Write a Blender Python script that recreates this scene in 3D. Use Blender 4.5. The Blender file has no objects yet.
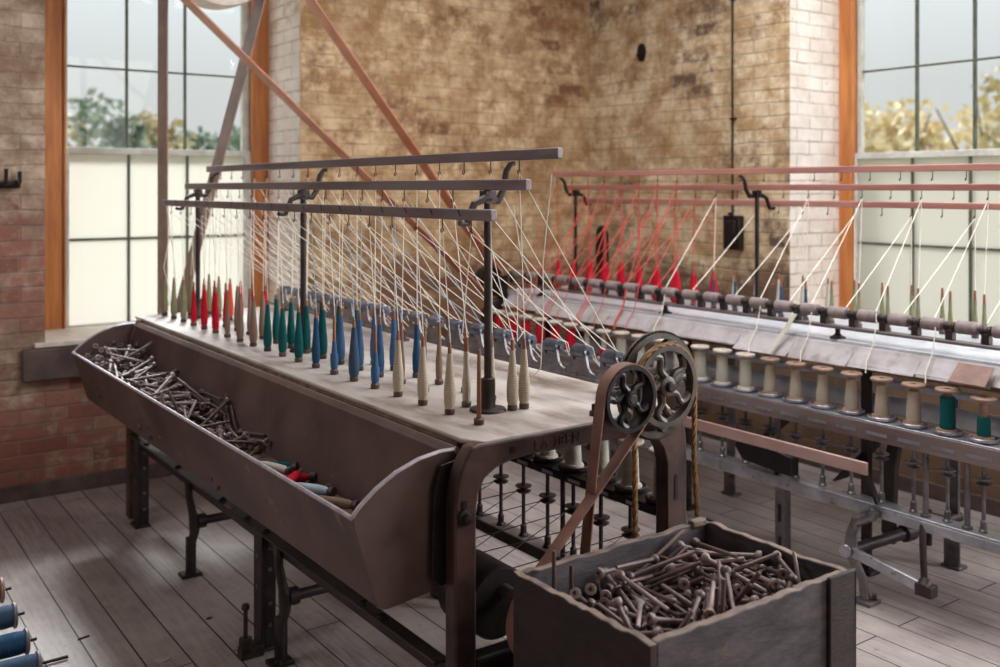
import bpy, bmesh, math, random
from mathutils import Vector, Matrix, Quaternion
random.seed(7)
PI = math.pi
S = bpy.context.scene
COL = S.collection
V = Vector

# ------------------------------------------------------------------ colour / materials
def lin(c):
    return tuple(((x/255.0)/12.92 if x/255.0 <= .04045 else ((x/255.0+.055)/1.055)**2.4) for x in c)

def new_mat(name):
    m = bpy.data.materials.new(name); m.use_nodes = True
    nt = m.node_tree; nt.nodes.clear()
    out = nt.nodes.new('ShaderNodeOutputMaterial')
    return m, nt, out

def node(nt, typ, **kw):
    n = nt.nodes.new(typ)
    for k, v in kw.items():
        if k.startswith('i_'):
            key = k[2:]
            key = int(key) if key.isdigit() else key.replace('_', ' ')
            n.inputs[key].default_value = v
        else:
            setattr(n, k, v)
    return n

def ramp(nt, fac, stops):
    r = nt.nodes.new('ShaderNodeValToRGB')
    els = r.color_ramp.elements
    while len(els) < len(stops): els.new(0.5)
    for e, (p, c) in zip(els, stops):
        e.position = p; e.color = (c[0], c[1], c[2], 1) if len(c) == 3 else c
    nt.links.new(fac, r.inputs[0])
    return r.outputs[0]

def mixc(nt, fac, a, b, mode='MIX'):
    m = nt.nodes.new('ShaderNodeMix'); m.data_type = 'RGBA'; m.blend_type = mode
    for sock, v in ((m.inputs[0], fac), (m.inputs[6], a), (m.inputs[7], b)):
        if isinstance(v, (int, float)): sock.default_value = v
        elif isinstance(v, tuple): sock.default_value = (v[0], v[1], v[2], 1)
        else: nt.links.new(v, sock)
    return m.outputs[2]

def math_(nt, op, a, b=None, c=None):
    m = nt.nodes.new('ShaderNodeMath'); m.operation = op
    for i, v in enumerate((a, b, c)):
        if v is None: continue
        if isinstance(v, (int, float)): m.inputs[i].default_value = v
        else: nt.links.new(v, m.inputs[i])
    return m.outputs[0]

def noise(nt, vec, scale, detail=4, rough=.6):
    n = node(nt, 'ShaderNodeTexNoise', i_Scale=scale, i_Detail=detail, i_Roughness=rough)
    nt.links.new(vec, n.inputs['Vector'])
    return n.outputs['Fac']

def surf(name, c1, c2, rough=.5, metal=0.0, scale=12.0, bump=.15, bscale=60.0, stretch=(1, 1, 1), thr=(.35, .65), spec=.5, r2=None, c3=None, s3=40.0, t3=(.6, .7)):
    """painted / metal / wood surface: two tones mixed by noise, light bump"""
    m, nt, out = new_mat(name)
    tc = node(nt, 'ShaderNodeTexCoord'); mp = node(nt, 'ShaderNodeMapping'); mp.inputs['Scale'].default_value = stretch
    nt.links.new(tc.outputs['Object'], mp.inputs[0]); vec = mp.outputs[0]
    f = noise(nt, vec, scale)
    col = ramp(nt, f, [(thr[0], lin(c1)), (thr[1], lin(c2))])
    if c3 is not None:
        f3 = ramp(nt, noise(nt, vec, s3, 5), [(t3[0], (0, 0, 0)), (t3[1], (1, 1, 1))])
        col = mixc(nt, f3, col, lin(c3))
    p = node(nt, 'ShaderNodeBsdfPrincipled', i_Roughness=rough, i_Metallic=metal)
    p.inputs['Specular IOR Level'].default_value = spec
    nt.links.new(col, p.inputs['Base Color'])
    if r2 is not None:
        rr = node(nt, 'ShaderNodeMapRange', i_3=rough, i_4=r2); nt.links.new(f, rr.inputs[0]); nt.links.new(rr.outputs[0], p.inputs['Roughness'])
    if bump:
        b = node(nt, 'ShaderNodeBump', i_Strength=bump, i_Distance=.004)
        nt.links.new(noise(nt, vec, bscale, 4), b.inputs['Height']); nt.links.new(b.outputs[0], p.inputs['Normal'])
    nt.links.new(p.outputs[0], out.inputs[0])
    return m

def yarn(name, c1, c2, pitch=420.0):
    """wound yarn: fine turns round the local Z axis"""
    m, nt, out = new_mat(name)
    tc = node(nt, 'ShaderNodeTexCoord'); mp = node(nt, 'ShaderNodeMapping'); mp.inputs['Scale'].default_value = (.15, .15, 1)
    nt.links.new(tc.outputs['Object'], mp.inputs[0])
    w = node(nt, 'ShaderNodeTexWave', i_Scale=pitch/6.0, i_Distortion=1.5, i_Detail=2.0); w.bands_direction = 'Z'
    nt.links.new(mp.outputs[0], w.inputs[0])
    f = noise(nt, tc.outputs['Object'], 25)
    col = mixc(nt, math_(nt, 'MULTIPLY', math_(nt, 'ADD', w.outputs['Fac'], f), .5), lin(c1), lin(c2))
    p = node(nt, 'ShaderNodeBsdfPrincipled', i_Roughness=.85)
    p.inputs['Specular IOR Level'].default_value = .15
    nt.links.new(col, p.inputs['Base Color'])
    b = node(nt, 'ShaderNodeBump', i_Strength=.5, i_Distance=.002)
    nt.links.new(w.outputs['Fac'], b.inputs['Height']); nt.links.new(b.outputs[0], p.inputs['Normal'])
    nt.links.new(p.outputs[0], out.inputs[0])
    return m

def brick(name, axis, wash, wash2, red, mode):
    """old whitewashed brickwork; the wash is worn off in patches; axis = horizontal run of the wall"""
    m, nt, out = new_mat(name)
    g = node(nt, 'ShaderNodeNewGeometry'); sp = node(nt, 'ShaderNodeSeparateXYZ'); nt.links.new(g.outputs['Position'], sp.inputs[0])
    cb = node(nt, 'ShaderNodeCombineXYZ')
    nt.links.new(sp.outputs[0 if axis == 'x' else 1], cb.inputs[0]); nt.links.new(sp.outputs[2], cb.inputs[1])
    # slightly uneven courses
    wob = node(nt, 'ShaderNodeTexNoise', i_Scale=5.0, i_Detail=2.0); nt.links.new(cb.outputs[0], wob.inputs['Vector'])
    vs = node(nt, 'ShaderNodeVectorMath'); vs.operation = 'MULTIPLY_ADD'
    nt.links.new(wob.outputs['Color'], vs.inputs[0]); vs.inputs[1].default_value = (.022, .022, 0); nt.links.new(cb.outputs[0], vs.inputs[2])
    bt = node(nt, 'ShaderNodeTexBrick', i_Scale=1.0, i_Mortar_Size=.0065, i_Mortar_Smooth=.5, i_Bias=0.0, i_Brick_Width=.222, i_Row_Height=.0737)
    bt.inputs['Color1'].default_value = (0, 0, 0, 1); bt.inputs['Color2'].default_value = (1, 1, 1, 1); bt.inputs['Mortar'].default_value = (.5, .5, .5, 1)
    nt.links.new(vs.outputs[0], bt.inputs['Vector'])
    mort = bt.outputs['Fac']; rnd = bt.outputs['Color']
    vec = cb.outputs[0]
    big = noise(nt, vec, 1.3, 5, .62); fine = noise(nt, vec, 14, 6, .7); mid = noise(nt, vec, 5.5, 6, .72)
    gap = ramp(nt, noise(nt, vec, 7, 4, .6), [(.36, (.12, .12, .12)), (.62, (1, 1, 1))])
    bare = ramp(nt, rnd, [(0, lin(red[0])), (.5, lin(red[1])), (1, lin(red[2]))])
    bare = mixc(nt, math_(nt, 'MULTIPLY', fine, .5), bare, lin(red[3]))
    washed = ramp(nt, mid, [(.40, lin(wash2)), (.58, lin(wash))])
    washed = mixc(nt, ramp(nt, rnd, [(.0, (0, 0, 0)), (1.0, (.42, .42, .42))]), washed, lin(wash2))
    # how much wash is left
    k = math_(nt, 'ADD', math_(nt, 'MULTIPLY', big, .75), math_(nt, 'MULTIPLY', fine, .45))
    k = math_(nt, 'ADD', k, math_(nt, 'MULTIPLY', rnd, .10))
    if mode == 'left':      # bare near the floor, washed higher up
        zz = node(nt, 'ShaderNodeMapRange', i_1=.35, i_2=1.5, i_3=-.09, i_4=.10); nt.links.new(sp.outputs[2], zz.inputs[0])
        k = math_(nt, 'ADD', k, zz.outputs[0])
    elif mode == 'white':
        k = math_(nt, 'ADD', k, .14)
    else:
        zz = node(nt, 'ShaderNodeMapRange', i_1=.55, i_2=1.1, i_3=-.28, i_4=.07); nt.links.new(sp.outputs[2], zz.inputs[0])
        k = math_(nt, 'ADD', k, zz.outputs[0])
    wf = ramp(nt, k, [(.58, (0, 0, 0)), (.70, (1, 1, 1))])
    col = mixc(nt, wf, bare, washed)
    # ochre stains
    st = ramp(nt, noise(nt, vec, 2.1, 6, .75), [(.47, (0, 0, 0)), (.66, (.72, .72, .72))])
    if mode != 'white': col = mixc(nt, st, col, lin((136, 98, 62) if mode == 'mid' else (112, 86, 70)))
    mc = mixc(nt, wf, lin((120, 108, 100)), mixc(nt, .55, washed, lin((110, 92, 66))))
    col = mixc(nt, math_(nt, 'MULTIPLY', math_(nt, 'MULTIPLY', mort, .85), gap), col, mc)
    sp_ = ramp(nt, noise(nt, vec, 33, 3, .5), [(.68, (0, 0, 0)), (.74, (1, 1, 1))])
    col = mixc(nt, math_(nt, 'MULTIPLY', sp_, .55), col, lin((70, 52, 38)))
    p = node(nt, 'ShaderNodeBsdfPrincipled', i_Roughness=.9)
    p.inputs['Specular IOR Level'].default_value = .2
    nt.links.new(col, p.inputs['Base Color'])
    h = math_(nt, 'ADD', math_(nt, 'MULTIPLY', mort, -1.0), math_(nt, 'MULTIPLY', fine, .7))
    b = node(nt, 'ShaderNodeBump', i_Strength=.55, i_Distance=.008)
    nt.links.new(h, b.inputs['Height']); nt.links.new(b.outputs[0], p.inputs['Normal'])
    nt.links.new(p.outputs[0], out.inputs[0])
    return m

def floor_mat():
    m, nt, out = new_mat('worn_boards')
    g = node(nt, 'ShaderNodeNewGeometry'); sp = node(nt, 'ShaderNodeSeparateXYZ'); nt.links.new(g.outputs['Position'], sp.inputs[0])
    cb = node(nt, 'ShaderNodeCombineXYZ'); nt.links.new(sp.outputs[1], cb.inputs[0]); nt.links.new(sp.outputs[0], cb.inputs[1])
    bt = node(nt, 'ShaderNodeTexBrick', i_Scale=1.0, i_Mortar_Size=.0028, i_Mortar_Smooth=.2, i_Bias=0.0, i_Brick_Width=3.1, i_Row_Height=.128)
    bt.offset = .37
    bt.inputs['Color1'].default_value = (0, 0, 0, 1); bt.inputs['Color2'].default_value = (1, 1, 1, 1); bt.inputs['Mortar'].default_value = (.5, .5, .5, 1)
    nt.links.new(cb.outputs[0], bt.inputs['Vector'])
    st = node(nt, 'ShaderNodeMapping'); st.inputs['Scale'].default_value = (1.2, 14, 1); nt.links.new(cb.outputs[0], st.inputs[0])
    grain = noise(nt, st.outputs[0], 4.0, 6, .65); worn = noise(nt, cb.outputs[0], 1.6, 5, .6); fine = noise(nt, cb.outputs[0], 26, 4, .7)
    col = ramp(nt, grain, [(.3, lin((110, 101, 101))), (.7, lin((166, 156, 154)))])
    col = mixc(nt, ramp(nt, bt.outputs['Color'], [(0, (0, 0, 0)), (1, (.5, .5, .5))]), col, lin((124, 106, 100)))
    col = mixc(nt, ramp(nt, worn, [(.42, (0, 0, 0)), (.68, (.75, .75, .75))]), col, lin((190, 180, 174)))
    col = mixc(nt, ramp(nt, fine, [(.60, (0, 0, 0)), (.72, (.5, .5, .5))]), col, lin((84, 68, 58)))
    col = mixc(nt, bt.outputs['Fac'], col, lin((28, 22, 19)))
    p = node(nt, 'ShaderNodeBsdfPrincipled', i_Roughness=.5)
    nt.links.new(col, p.inputs['Base Color'])
    rr = node(nt, 'ShaderNodeMapRange', i_1=.3, i_2=.7, i_3=.42, i_4=.68); nt.links.new(worn, rr.inputs[0]); nt.links.new(rr.outputs[0], p.inputs['Roughness'])
    h = math_(nt, 'ADD', math_(nt, 'MULTIPLY', bt.outputs['Fac'], -1.0), math_(nt, 'MULTIPLY', grain, .35))
    b = node(nt, 'ShaderNodeBump', i_Strength=.35, i_Distance=.006); nt.links.new(h, b.inputs['Height']); nt.links.new(b.outputs[0], p.inputs['Normal'])
    nt.links.new(p.outputs[0], out.inputs[0])
    return m

def glass_mat():
    m, nt, out = new_mat('old_window_glass')
    t = node(nt, 'ShaderNodeBsdfTransparent'); t.inputs[0].default_value = (.93, .95, .95, 1)
    gl = node(nt, 'ShaderNodeBsdfGlossy', i_Roughness=.03)
    mx = node(nt, 'ShaderNodeMixShader'); mx.inputs[0].default_value = .012
    nt.links.new(t.outputs[0], mx.inputs[1]); nt.links.new(gl.outputs[0], mx.inputs[2]); nt.links.new(mx.outputs[0], out.inputs[0])
    return m

def frosted_mat():
    m, nt, out = new_mat('whitened_window_glass')
    tl = node(nt, 'ShaderNodeBsdfTranslucent'); tl.inputs[0].default_value = (.56, .555, .52, 1)
    df = node(nt, 'ShaderNodeBsdfDiffuse'); df.inputs[0].default_value = (.8, .8, .75, 1)
    mx = node(nt, 'ShaderNodeMixShader'); mx.inputs[0].default_value = .12
    nt.links.new(tl.outputs[0], mx.inputs[1]); nt.links.new(df.outputs[0], mx.inputs[2]); nt.links.new(mx.outputs[0], out.inputs[0])
    return m

M = {}
M['back_brick'] = brick('ochre_washed_brick', 'x', (216, 192, 156), (152, 120, 84), ((120, 84, 62), (138, 98, 72), (150, 112, 84), (96, 66, 50)), 'mid')
M['left_brick'] = brick('worn_red_brick', 'x', (196, 178, 158), (142, 118, 98), ((130, 84, 72), (156, 106, 92), (168, 126, 112), (116, 80, 70)), 'left')
M['right_brick'] = brick('cream_washed_brick', 'y', (230, 214, 184), (176, 146, 108), ((104, 84, 70), (122, 100, 84), (134, 112, 94), (84, 66, 56)), 'mid')
M['white_brick_x'] = brick('white_washed_brick_x', 'x', (246, 241, 236), (230, 219, 210), ((190, 160, 140), (200, 176, 158), (206, 186, 170), (176, 140, 120)), 'white')
M['white_brick_y'] = brick('white_washed_brick_y', 'y', (246, 241, 236), (230, 219, 210), ((190, 160, 140), (200, 176, 158), (206, 186, 170), (176, 140, 120)), 'white')
M['floor'] = floor_mat()
M['plaster'] = surf('ceiling_boards', (120, 108, 94), (148, 134, 116), .9, scale=6)
M['glass'] = glass_mat()
M['frosted'] = frosted_mat()
M['orange_wood'] = surf('orange_pine', (166, 98, 48), (198, 128, 68), .5, stretch=(1, 1, .12), scale=22, bump=.1)
M['sash'] = surf('pale_sash_paint', (176, 176, 168), (206, 206, 198), .6, bump=.08)
M['muntin'] = surf('grey_green_sash_bar', (60, 66, 54), (88, 94, 80), .6, bump=.05)
M['sill'] = surf('white_sill_paint', (206, 198, 190), (228, 222, 214), .55, bump=.1)
M['stone'] = surf('dark_sandstone', (74, 62, 60), (104, 88, 82), .9, scale=8, bump=.5, bscale=30)
M['iron'] = surf('black_cast_iron', (46, 39, 39), (70, 60, 58), .48, .55, scale=9, bump=.25, bscale=90)
M['dark_iron'] = surf('oily_black_iron', (30, 26, 26), (46, 40, 40), .42, .5, scale=14, bump=.2, bscale=110)
M['grey_iron'] = surf('bare_grey_iron', (98, 94, 98), (134, 130, 132), .42, .7, scale=16, bump=.12, bscale=80, c3=(88, 66, 54), s3=30)
M['steel'] = surf('worn_bright_steel', (150, 150, 158), (188, 188, 196), .34, .75, scale=10, bump=.08, c3=(116, 96, 84), s3=26, t3=(.58, .72))
M['roller'] = surf('blued_steel_roller', (76, 80, 92), (112, 116, 130), .32, .6, scale=20, bump=.05)
M['leather_roller'] = surf('brown_covered_roller', (122, 108, 106), (150, 136, 134), .55, scale=30, bump=.15)
M['trough'] = surf('brown_sheet_iron', (76, 60, 56), (106, 86, 80), .46, .35, scale=4, bump=.10, bscale=40, r2=.58, c3=(150, 134, 122), s3=14, t3=(.66, .8))
M['patina'] = surf('brown_patina_casting', (54, 45, 43), (92, 68, 61), .42, .4, scale=7, bump=.2, bscale=80)
M['table'] = surf('lint_grey_table_board', (150, 140, 133), (192, 184, 178), .55, scale=5, stretch=(1, .3, 1), bump=.3, bscale=90, c3=(112, 92, 80), s3=9, t3=(.50, .70))
M['table_edge'] = surf('brown_table_edge', (82, 64, 52), (120, 96, 78), .75, scale=18, bump=.4, bscale=60)
M['creel'] = surf('grey_brown_creel_bar', (102, 92, 94), (134, 125, 128), .38, .4, scale=9, stretch=(1, .2, 1), bump=.15)
M['creel_red'] = surf('red_brown_creel_bar', (156, 104, 96), (188, 136, 124), .42, .1, scale=9, stretch=(1, .2, 1), bump=.1)
M['pink_bar'] = surf('faded_pink_brown_bar', (172, 138, 132), (204, 172, 166), .45, .2, scale=8, stretch=(1, .2, 1), bump=.1)
M['black_wire'] = surf('black_hook_wire', (30, 26, 24), (44, 38, 34), .5, .3, bump=0)
M['bare_wood'] = surf('brown_bobbin_wood', (112, 70, 48), (150, 98, 68), .5, scale=30, stretch=(1, 1, .2), bump=.1)
M['grey_wood'] = surf('old_bobbin_wood', (98, 82, 80), (152, 134, 128), .46, scale=26, stretch=(1, 1, .15), bump=.15)
M['dark_bobbin'] = surf('dark_bobbin_wood', (56, 42, 40), (98, 76, 70), .45, scale=26, stretch=(1, 1, .15), bump=.15)
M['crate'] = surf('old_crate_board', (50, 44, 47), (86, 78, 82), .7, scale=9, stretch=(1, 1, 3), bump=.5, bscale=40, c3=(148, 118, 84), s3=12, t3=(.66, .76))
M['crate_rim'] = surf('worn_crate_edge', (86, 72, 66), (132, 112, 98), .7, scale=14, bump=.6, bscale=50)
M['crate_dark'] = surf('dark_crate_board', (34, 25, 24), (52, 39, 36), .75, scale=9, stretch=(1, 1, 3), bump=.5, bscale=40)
M['leather'] = surf('brown_leather_belt', (102, 72, 62), (138, 100, 86), .5, scale=11, bump=.15, bscale=60)
M['belt_red'] = surf('red_brown_leather_belt', (176, 112, 86), (202, 138, 110), .55, scale=9, bump=.1)
M['belt_dark'] = surf('dark_brown_leather_belt', (116, 88, 76), (146, 116, 100), .5, scale=9, bump=.1)
M['wheel_iron'] = surf('olive_brown_wheel_iron', (62, 55, 49), (94, 85, 75), .48, .3, scale=14, bump=.15)
M['flange_grey'] = surf('grey_rack_flange', (96, 90, 94), (128, 120, 124), .5, scale=18, bump=.1)
M['rope'] = surf('brown_hemp_rope', (112, 82, 48), (150, 114, 72), .85, scale=60, bump=.4, bscale=200)
M['ywhite'] = yarn('cream_yarn', (208, 204, 190), (164, 160, 148))
M['ybeige'] = yarn('beige_yarn', (200, 188, 170), (158, 144, 128))
M['ytan'] = yarn('grey_brown_yarn', (150, 128, 112), (112, 92, 80))
M['yolive'] = yarn('olive_grey_yarn', (150, 148, 116), (112, 112, 86))
M['yred'] = yarn('red_yarn', (206, 30, 52), (160, 16, 36))
M['ycoral'] = yarn('coral_yarn', (214, 96, 66), (186, 62, 48))
M['yteal'] = yarn('teal_yarn', (26, 98, 98), (14, 66, 72))
M['yblue'] = yarn('blue_yarn', (80, 116, 156), (46, 78, 114))
M['yslate'] = yarn('slate_blue_yarn', (74, 96, 120), (48, 66, 88))
M['ynavy'] = yarn('deep_blue_yarn', (52, 90, 124), (26, 54, 82))
M['th_white'] = surf('cream_thread', (246, 242, 232), (228, 220, 206), .8, bump=0)
M['th_red'] = surf('red_thread', (206, 92, 80), (182, 66, 60), .8, bump=0)
M['th_blue'] = surf('dusty_blue_thread', (176, 192, 204), (150, 170, 186), .8, bump=0)
M['flange'] = surf('pale_spool_flange', (176, 162, 150), (206, 194, 182), .5, scale=18, bump=.1)
M['flange_brown'] = surf('brown_spool_flange', (126, 98, 82), (160, 130, 110), .5, scale=18, bump=.1)
M['paper'] = surf('ragged_pale_sheet', (156, 148, 148), (184, 178, 180), .5, scale=8, bump=.2, c3=(120, 104, 96), s3=9, t3=(.56, .75))
M['tin_top'] = surf('pale_tin_top', (180, 184, 192), (210, 214, 222), .36, .15, scale=6, bump=.1, c3=(140, 132, 130), s3=12, t3=(.6, .76))
M['lip_highlight'] = surf('steel_lip_painted_highlight', (176, 170, 180), (208, 204, 214), .30, .5, scale=30, bump=.05)  # steel trough lip; the pale lavender colour paints in the window highlight
M['pale_pipe'] = surf('grey_blue_pipe', (176, 180, 192), (206, 210, 220), .35, .2, scale=8, bump=.05)
M['rail_face'] = surf('grey_brown_rail_face', (112, 96, 92), (148, 134, 132), .45, .3, scale=9, stretch=(1, .2, 1), bump=.2)
M['brown_rail'] = surf('brown_wooden_rail', (104, 76, 58), (138, 106, 84), .65, scale=9, stretch=(1, .2, 1), bump=.2)
M['bark'] = surf('tree_bark', (88, 76, 64), (120, 104, 88), .9)
M['leaf_dark'] = surf('blue_green_leaves', (86, 104, 92), (122, 136, 112), .8, bump=0, scale=1.2)  # leaf colours, here and below, are paled to paint in the haze
M['leaf_gold'] = surf('pale_gold_leaves', (196, 178, 136), (214, 200, 164), .8, bump=0, scale=1.2)
M['leaf_rust'] = surf('olive_leaves', (150, 140, 100), (176, 160, 118), .8, bump=0, scale=1.2)
M['earth'] = surf('pale_ground', (170, 164, 140), (196, 190, 166), .9, bump=0, scale=.3)
M['brass'] = surf('dull_brass', (150, 122, 60), (180, 150, 84), .4, .7, bump=0)

# ------------------------------------------------------------------ mesh builder
W = {}          # world position of each root / part, so children can be built in place
def wp(o): return W.get(o.name, V((0, 0, 0))) if o is not None else V((0, 0, 0))

class MB:
    def __init__(s): s.bm = bmesh.new()
    def quadbox(s, pts8):
        v = [s.bm.verts.new(p) for p in pts8]
        for f in ((0, 3, 2, 1), (4, 5, 6, 7), (0, 1, 5, 4), (1, 2, 6, 5), (2, 3, 7, 6), (3, 0, 4, 7)): s.bm.faces.new([v[i] for i in f])
        return s
    def box(s, x0, x1, y0, y1, z0, z1):
        return s.quadbox([(x0, y0, z0), (x1, y0, z0), (x1, y1, z0), (x0, y1, z0), (x0, y0, z1), (x1, y0, z1), (x1, y1, z1), (x0, y1, z1)])
    def bar(s, p0, p1, w, h, up=(0, 0, 1)):
        p0, p1 = V(p0), V(p1); d = (p1-p0).normalized(); sd = d.cross(V(up))
        if sd.length < 1e-4: sd = V((1, 0, 0))
        sd.normalize(); u = sd.cross(d)
        a, b = sd*w/2, u*h/2
        return s.quadbox([p0-a-b, p0+a-b, p1+a-b, p1-a-b, p0-a+b, p0+a+b, p1+a+b, p1-a+b])
    def ring(s, c, ax, r, n):
        ax = V(ax).normalized(); t = V((0, 0, 1)) if abs(ax.z) < .9 else V((1, 0, 0))
        u = ax.cross(t).normalized(); w = ax.cross(u)
        return [s.bm.verts.new(V(c)+r*(math.cos(2*PI*i/n)*u+math.sin(2*PI*i/n)*w)) for i in range(n)]
    def skin(s, rings, cap0=True, cap1=True, closed=False):
        n = len(rings[0])
        prs = list(zip(rings, rings[1:])) + ([(rings[-1], rings[0])] if closed else [])
        for a, b in prs:
            for i in range(n): s.bm.faces.new((a[i], a[(i+1) % n], b[(i+1) % n], b[i]))
        if not closed:
            if cap0: s.bm.faces.new(rings[0][::-1])
            if cap1: s.bm.faces.new(rings[-1])
        return s
    def lathe(s, prof, c=(0, 0, 0), ax=(0, 0, 1), n=16, closed=False):
        ax = V(ax).normalized()
        return s.skin([s.ring(V(c)+ax*z, ax, max(r, 1e-4), n) for r, z in prof], closed=closed)
    def cyl(s, p0, p1, r0, r1=None, n=14):
        p0, p1 = V(p0), V(p1); ax = p1-p0
        return s.skin([s.ring(p0, ax, r0, n), s.ring(p1, ax, r0 if r1 is None else r1, n)])
    def tube(s, pts, r, n=6, closed=False):
        pts = [V(p) for p in pts]; N = len(pts)
        rings = []; prev = None
        for i, p in enumerate(pts):
            if closed: d = pts[(i+1) % N]-pts[i-1]
            else: d = pts[min(i+1, N-1)]-pts[max(i-1, 0)]
            d.normalize()
            if prev is None:
                t = V((0, 0, 1)) if abs(d.z) < .9 else V((1, 0, 0)); u = d.cross(t).normalized()
            else:
                u = prev-d*prev.dot(d); u.normalize()
            prev = u; w = d.cross(u); rr = r[i] if isinstance(r, (list, tuple)) else r
            rings.append([s.bm.verts.new(p+rr*(math.cos(2*PI*k/n)*u+math.sin(2*PI*k/n)*w)) for k in range(n)])
        return s.skin(rings, closed=closed)
    def prism(s, poly, a0, a1, axis='y'):
        f = {'y': lambda p, a: (p[0], a, p[1]), 'x': lambda p, a: (a, p[0], p[1]), 'z': lambda p, a: (p[0], p[1], a)}[axis]
        A = [s.bm.verts.new(f(p, a0)) for p in poly]; B = [s.bm.verts.new(f(p, a1)) for p in poly]
        n = len(poly)
        s.bm.faces.new(A[::-1]); s.bm.faces.new(B)
        for i in range(n): s.bm.faces.new((A[i], A[(i+1) % n], B[(i+1) % n], B[i]))
        return s
    def strip(s, pts, wdir, w, th, closed=False):
        """flat band along pts; wdir = across direction"""
        pts = [V(p) for p in pts]; wd = V(wdir).normalized()*w/2; N = len(pts); rings = []
        for i, p in enumerate(pts):
            d = (pts[(i+1) % N]-pts[i-1]) if closed else (pts[min(i+1, N-1)]-pts[max(i-1, 0)])
            nn = d.cross(wd).normalized()*th/2
            rings.append([s.bm.verts.new(q) for q in (p-wd-nn, p+wd-nn, p+wd+nn, p-wd+nn)])
        return s.skin(rings, closed=closed)
    def sheet(s, pts, a0, a1, axis='y', th=.004):
        """bent sheet: open 2-D outline given a thickness and run along an axis"""
        P2 = [V((p[0], p[1])) for p in pts]; off = []
        for i, p in enumerate(P2):
            d = (P2[min(i+1, len(P2)-1)]-P2[max(i-1, 0)]).normalized()
            off.append(p+V((-d.y, d.x))*th)
        return s.prism([tuple(p) for p in P2]+[tuple(p) for p in off[::-1]], a0, a1, axis)
    def build(s, name, mat, parent=None, flat=False, bevel=0, at=None, angle=35):
        bm = s.bm
        bmesh.ops.recalc_face_normals(bm, faces=bm.faces[:])
        base = wp(parent)
        if at is not None: loc = V(at)
        elif parent is not None: loc = base
        else:
            c = [v.co for v in bm.verts]
            loc = V(((min(p.x for p in c)+max(p.x for p in c))/2, (min(p.y for p in c)+max(p.y for p in c))/2, min(p.z for p in c)))
        bmesh.ops.translate(bm, vec=-loc, verts=bm.verts[:])
        me = bpy.data.meshes.new(name); bm.to_mesh(me); bm.free()
        me.materials.append(M[mat] if isinstance(mat, str) else mat)
        if not flat:
            me.shade_smooth(); me.set_sharp_from_angle(angle=math.radians(angle))
        o = bpy.data.objects.new(name, me); COL.objects.link(o)
        if parent is not None: o.parent = parent
        o.location = loc-base
        W[o.name] = loc.copy()
        if bevel:
            b = o.modifiers.new('edge', 'BEVEL'); b.width = bevel; b.segments = 2; b.limit_method = 'ANGLE'
        return o

def thing(name, loc, label, cat, group=None):
    o = bpy.data.objects.new(name, None); COL.objects.link(o); o.location = loc; o.empty_display_size = .05
    W[o.name] = V(loc); tag(o, label, cat, group); return o
def tag(o, label, cat, group=None):
    o['label'] = label; o['category'] = cat
    if group: o['group'] = group
    return o
def struct(o): o['kind'] = 'structure'; return o
def sub(o, label): o['label'] = label; return o
def dup(root, loc=None, rot=None, label=None, group=None, cat=None):
    r = root.copy(); COL.objects.link(r)
    if loc is not None: r.location = loc
    if rot is not None: r.rotation_euler = rot
    if label: r['label'] = label
    if group: r['group'] = group
    for ch in root.children:
        c = ch.copy(); COL.objects.link(c); c.parent = r
        for g in ch.children:
            d = g.copy(); COL.objects.link(d); d.parent = c
    return r
ORD = 'first second third fourth fifth sixth seventh eighth ninth tenth eleventh twelfth thirteenth fourteenth fifteenth sixteenth seventeenth eighteenth nineteenth twentieth twenty-first twenty-second twenty-third twenty-fourth twenty-fifth twenty-sixth twenty-seventh twenty-eighth twenty-ninth thirtieth'.split()
def arc(cx, cy, r, a0, a1, n=8):
    return [(cx+r*math.cos(math.radians(a0+(a1-a0)*i/n)), cy+r*math.sin(math.radians(a0+(a1-a0)*i/n))) for i in range(n+1)]
# ================================================================== THE ROOM
YW, XW, DEP = 5.2, 4.48, .56
def wall(name, boxes, mats, pick=None):
    mb = MB()
    for b in boxes: mb.box(*b)
    o = mb.build(name, mats[0], flat=True, at=(0, 0, 0))
    for m in mats[1:]: o.data.materials.append(M[m])
    if pick:
        for p in o.data.polygons: p.material_index = pick(p)
    return struct(o)
# window wall: left pier, under and over the window
wall('wall_left', [(-1.6, .99, YW, YW+DEP, 0, 3.4), (.99, 2.324, YW, YW+DEP, 0, .735), (.99, 2.324, YW, YW+DEP, 3.1, 3.4)], ['left_brick', 'white_brick_y'],
     lambda p: 1 if abs(p.normal.x) > .9 and p.center.y > YW+.01 and p.center.z > .74 else 0)
wall('wall_back', [(2.324, XW+DEP, YW, YW+DEP, 0, 3.4)], ['back_brick', 'white_brick_y'], lambda p: 1 if p.normal.x < -.9 else 0)
wall('wall_right', [(XW, XW+DEP, 3.508, YW, 0, 3.4), (XW, XW+DEP, 2.15, 3.508, 0, .735), (XW, XW+DEP, 2.15, 3.508, 3.1, 3.4),
                    (XW, XW+DEP, 1.1, 2.15, 0, 3.4), (XW, XW+DEP, -.25, 1.1, 0, .735), (XW, XW+DEP, -.25, 1.1, 3.1, 3.4), (XW, XW+DEP, -1.5, -.25, 0, 3.4)],
     ['right_brick', 'white_brick_x'], lambda p: 1 if abs(p.normal.y) > .9 and p.center.x > XW+.01 and .74 < p.center.z < 3.2 else 0)
wall('wall_side', [(-1.9, -1.6, -1.8, YW+DEP, 0, 3.4)], ['left_brick'])  # unseen side wall, added to keep sky light off the left-facing sides
wall('wall_rear', [(-1.6, XW+DEP, -1.8, -1.5, 0, 3.4)], ['left_brick'])  # unseen rear wall, added to block sky fill from behind the camera
struct(MB().box(-1.9, XW+DEP, -1.8, YW+DEP, -.12, 0).build('floor', 'floor', flat=True, at=(0, 0, 0)))
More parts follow.
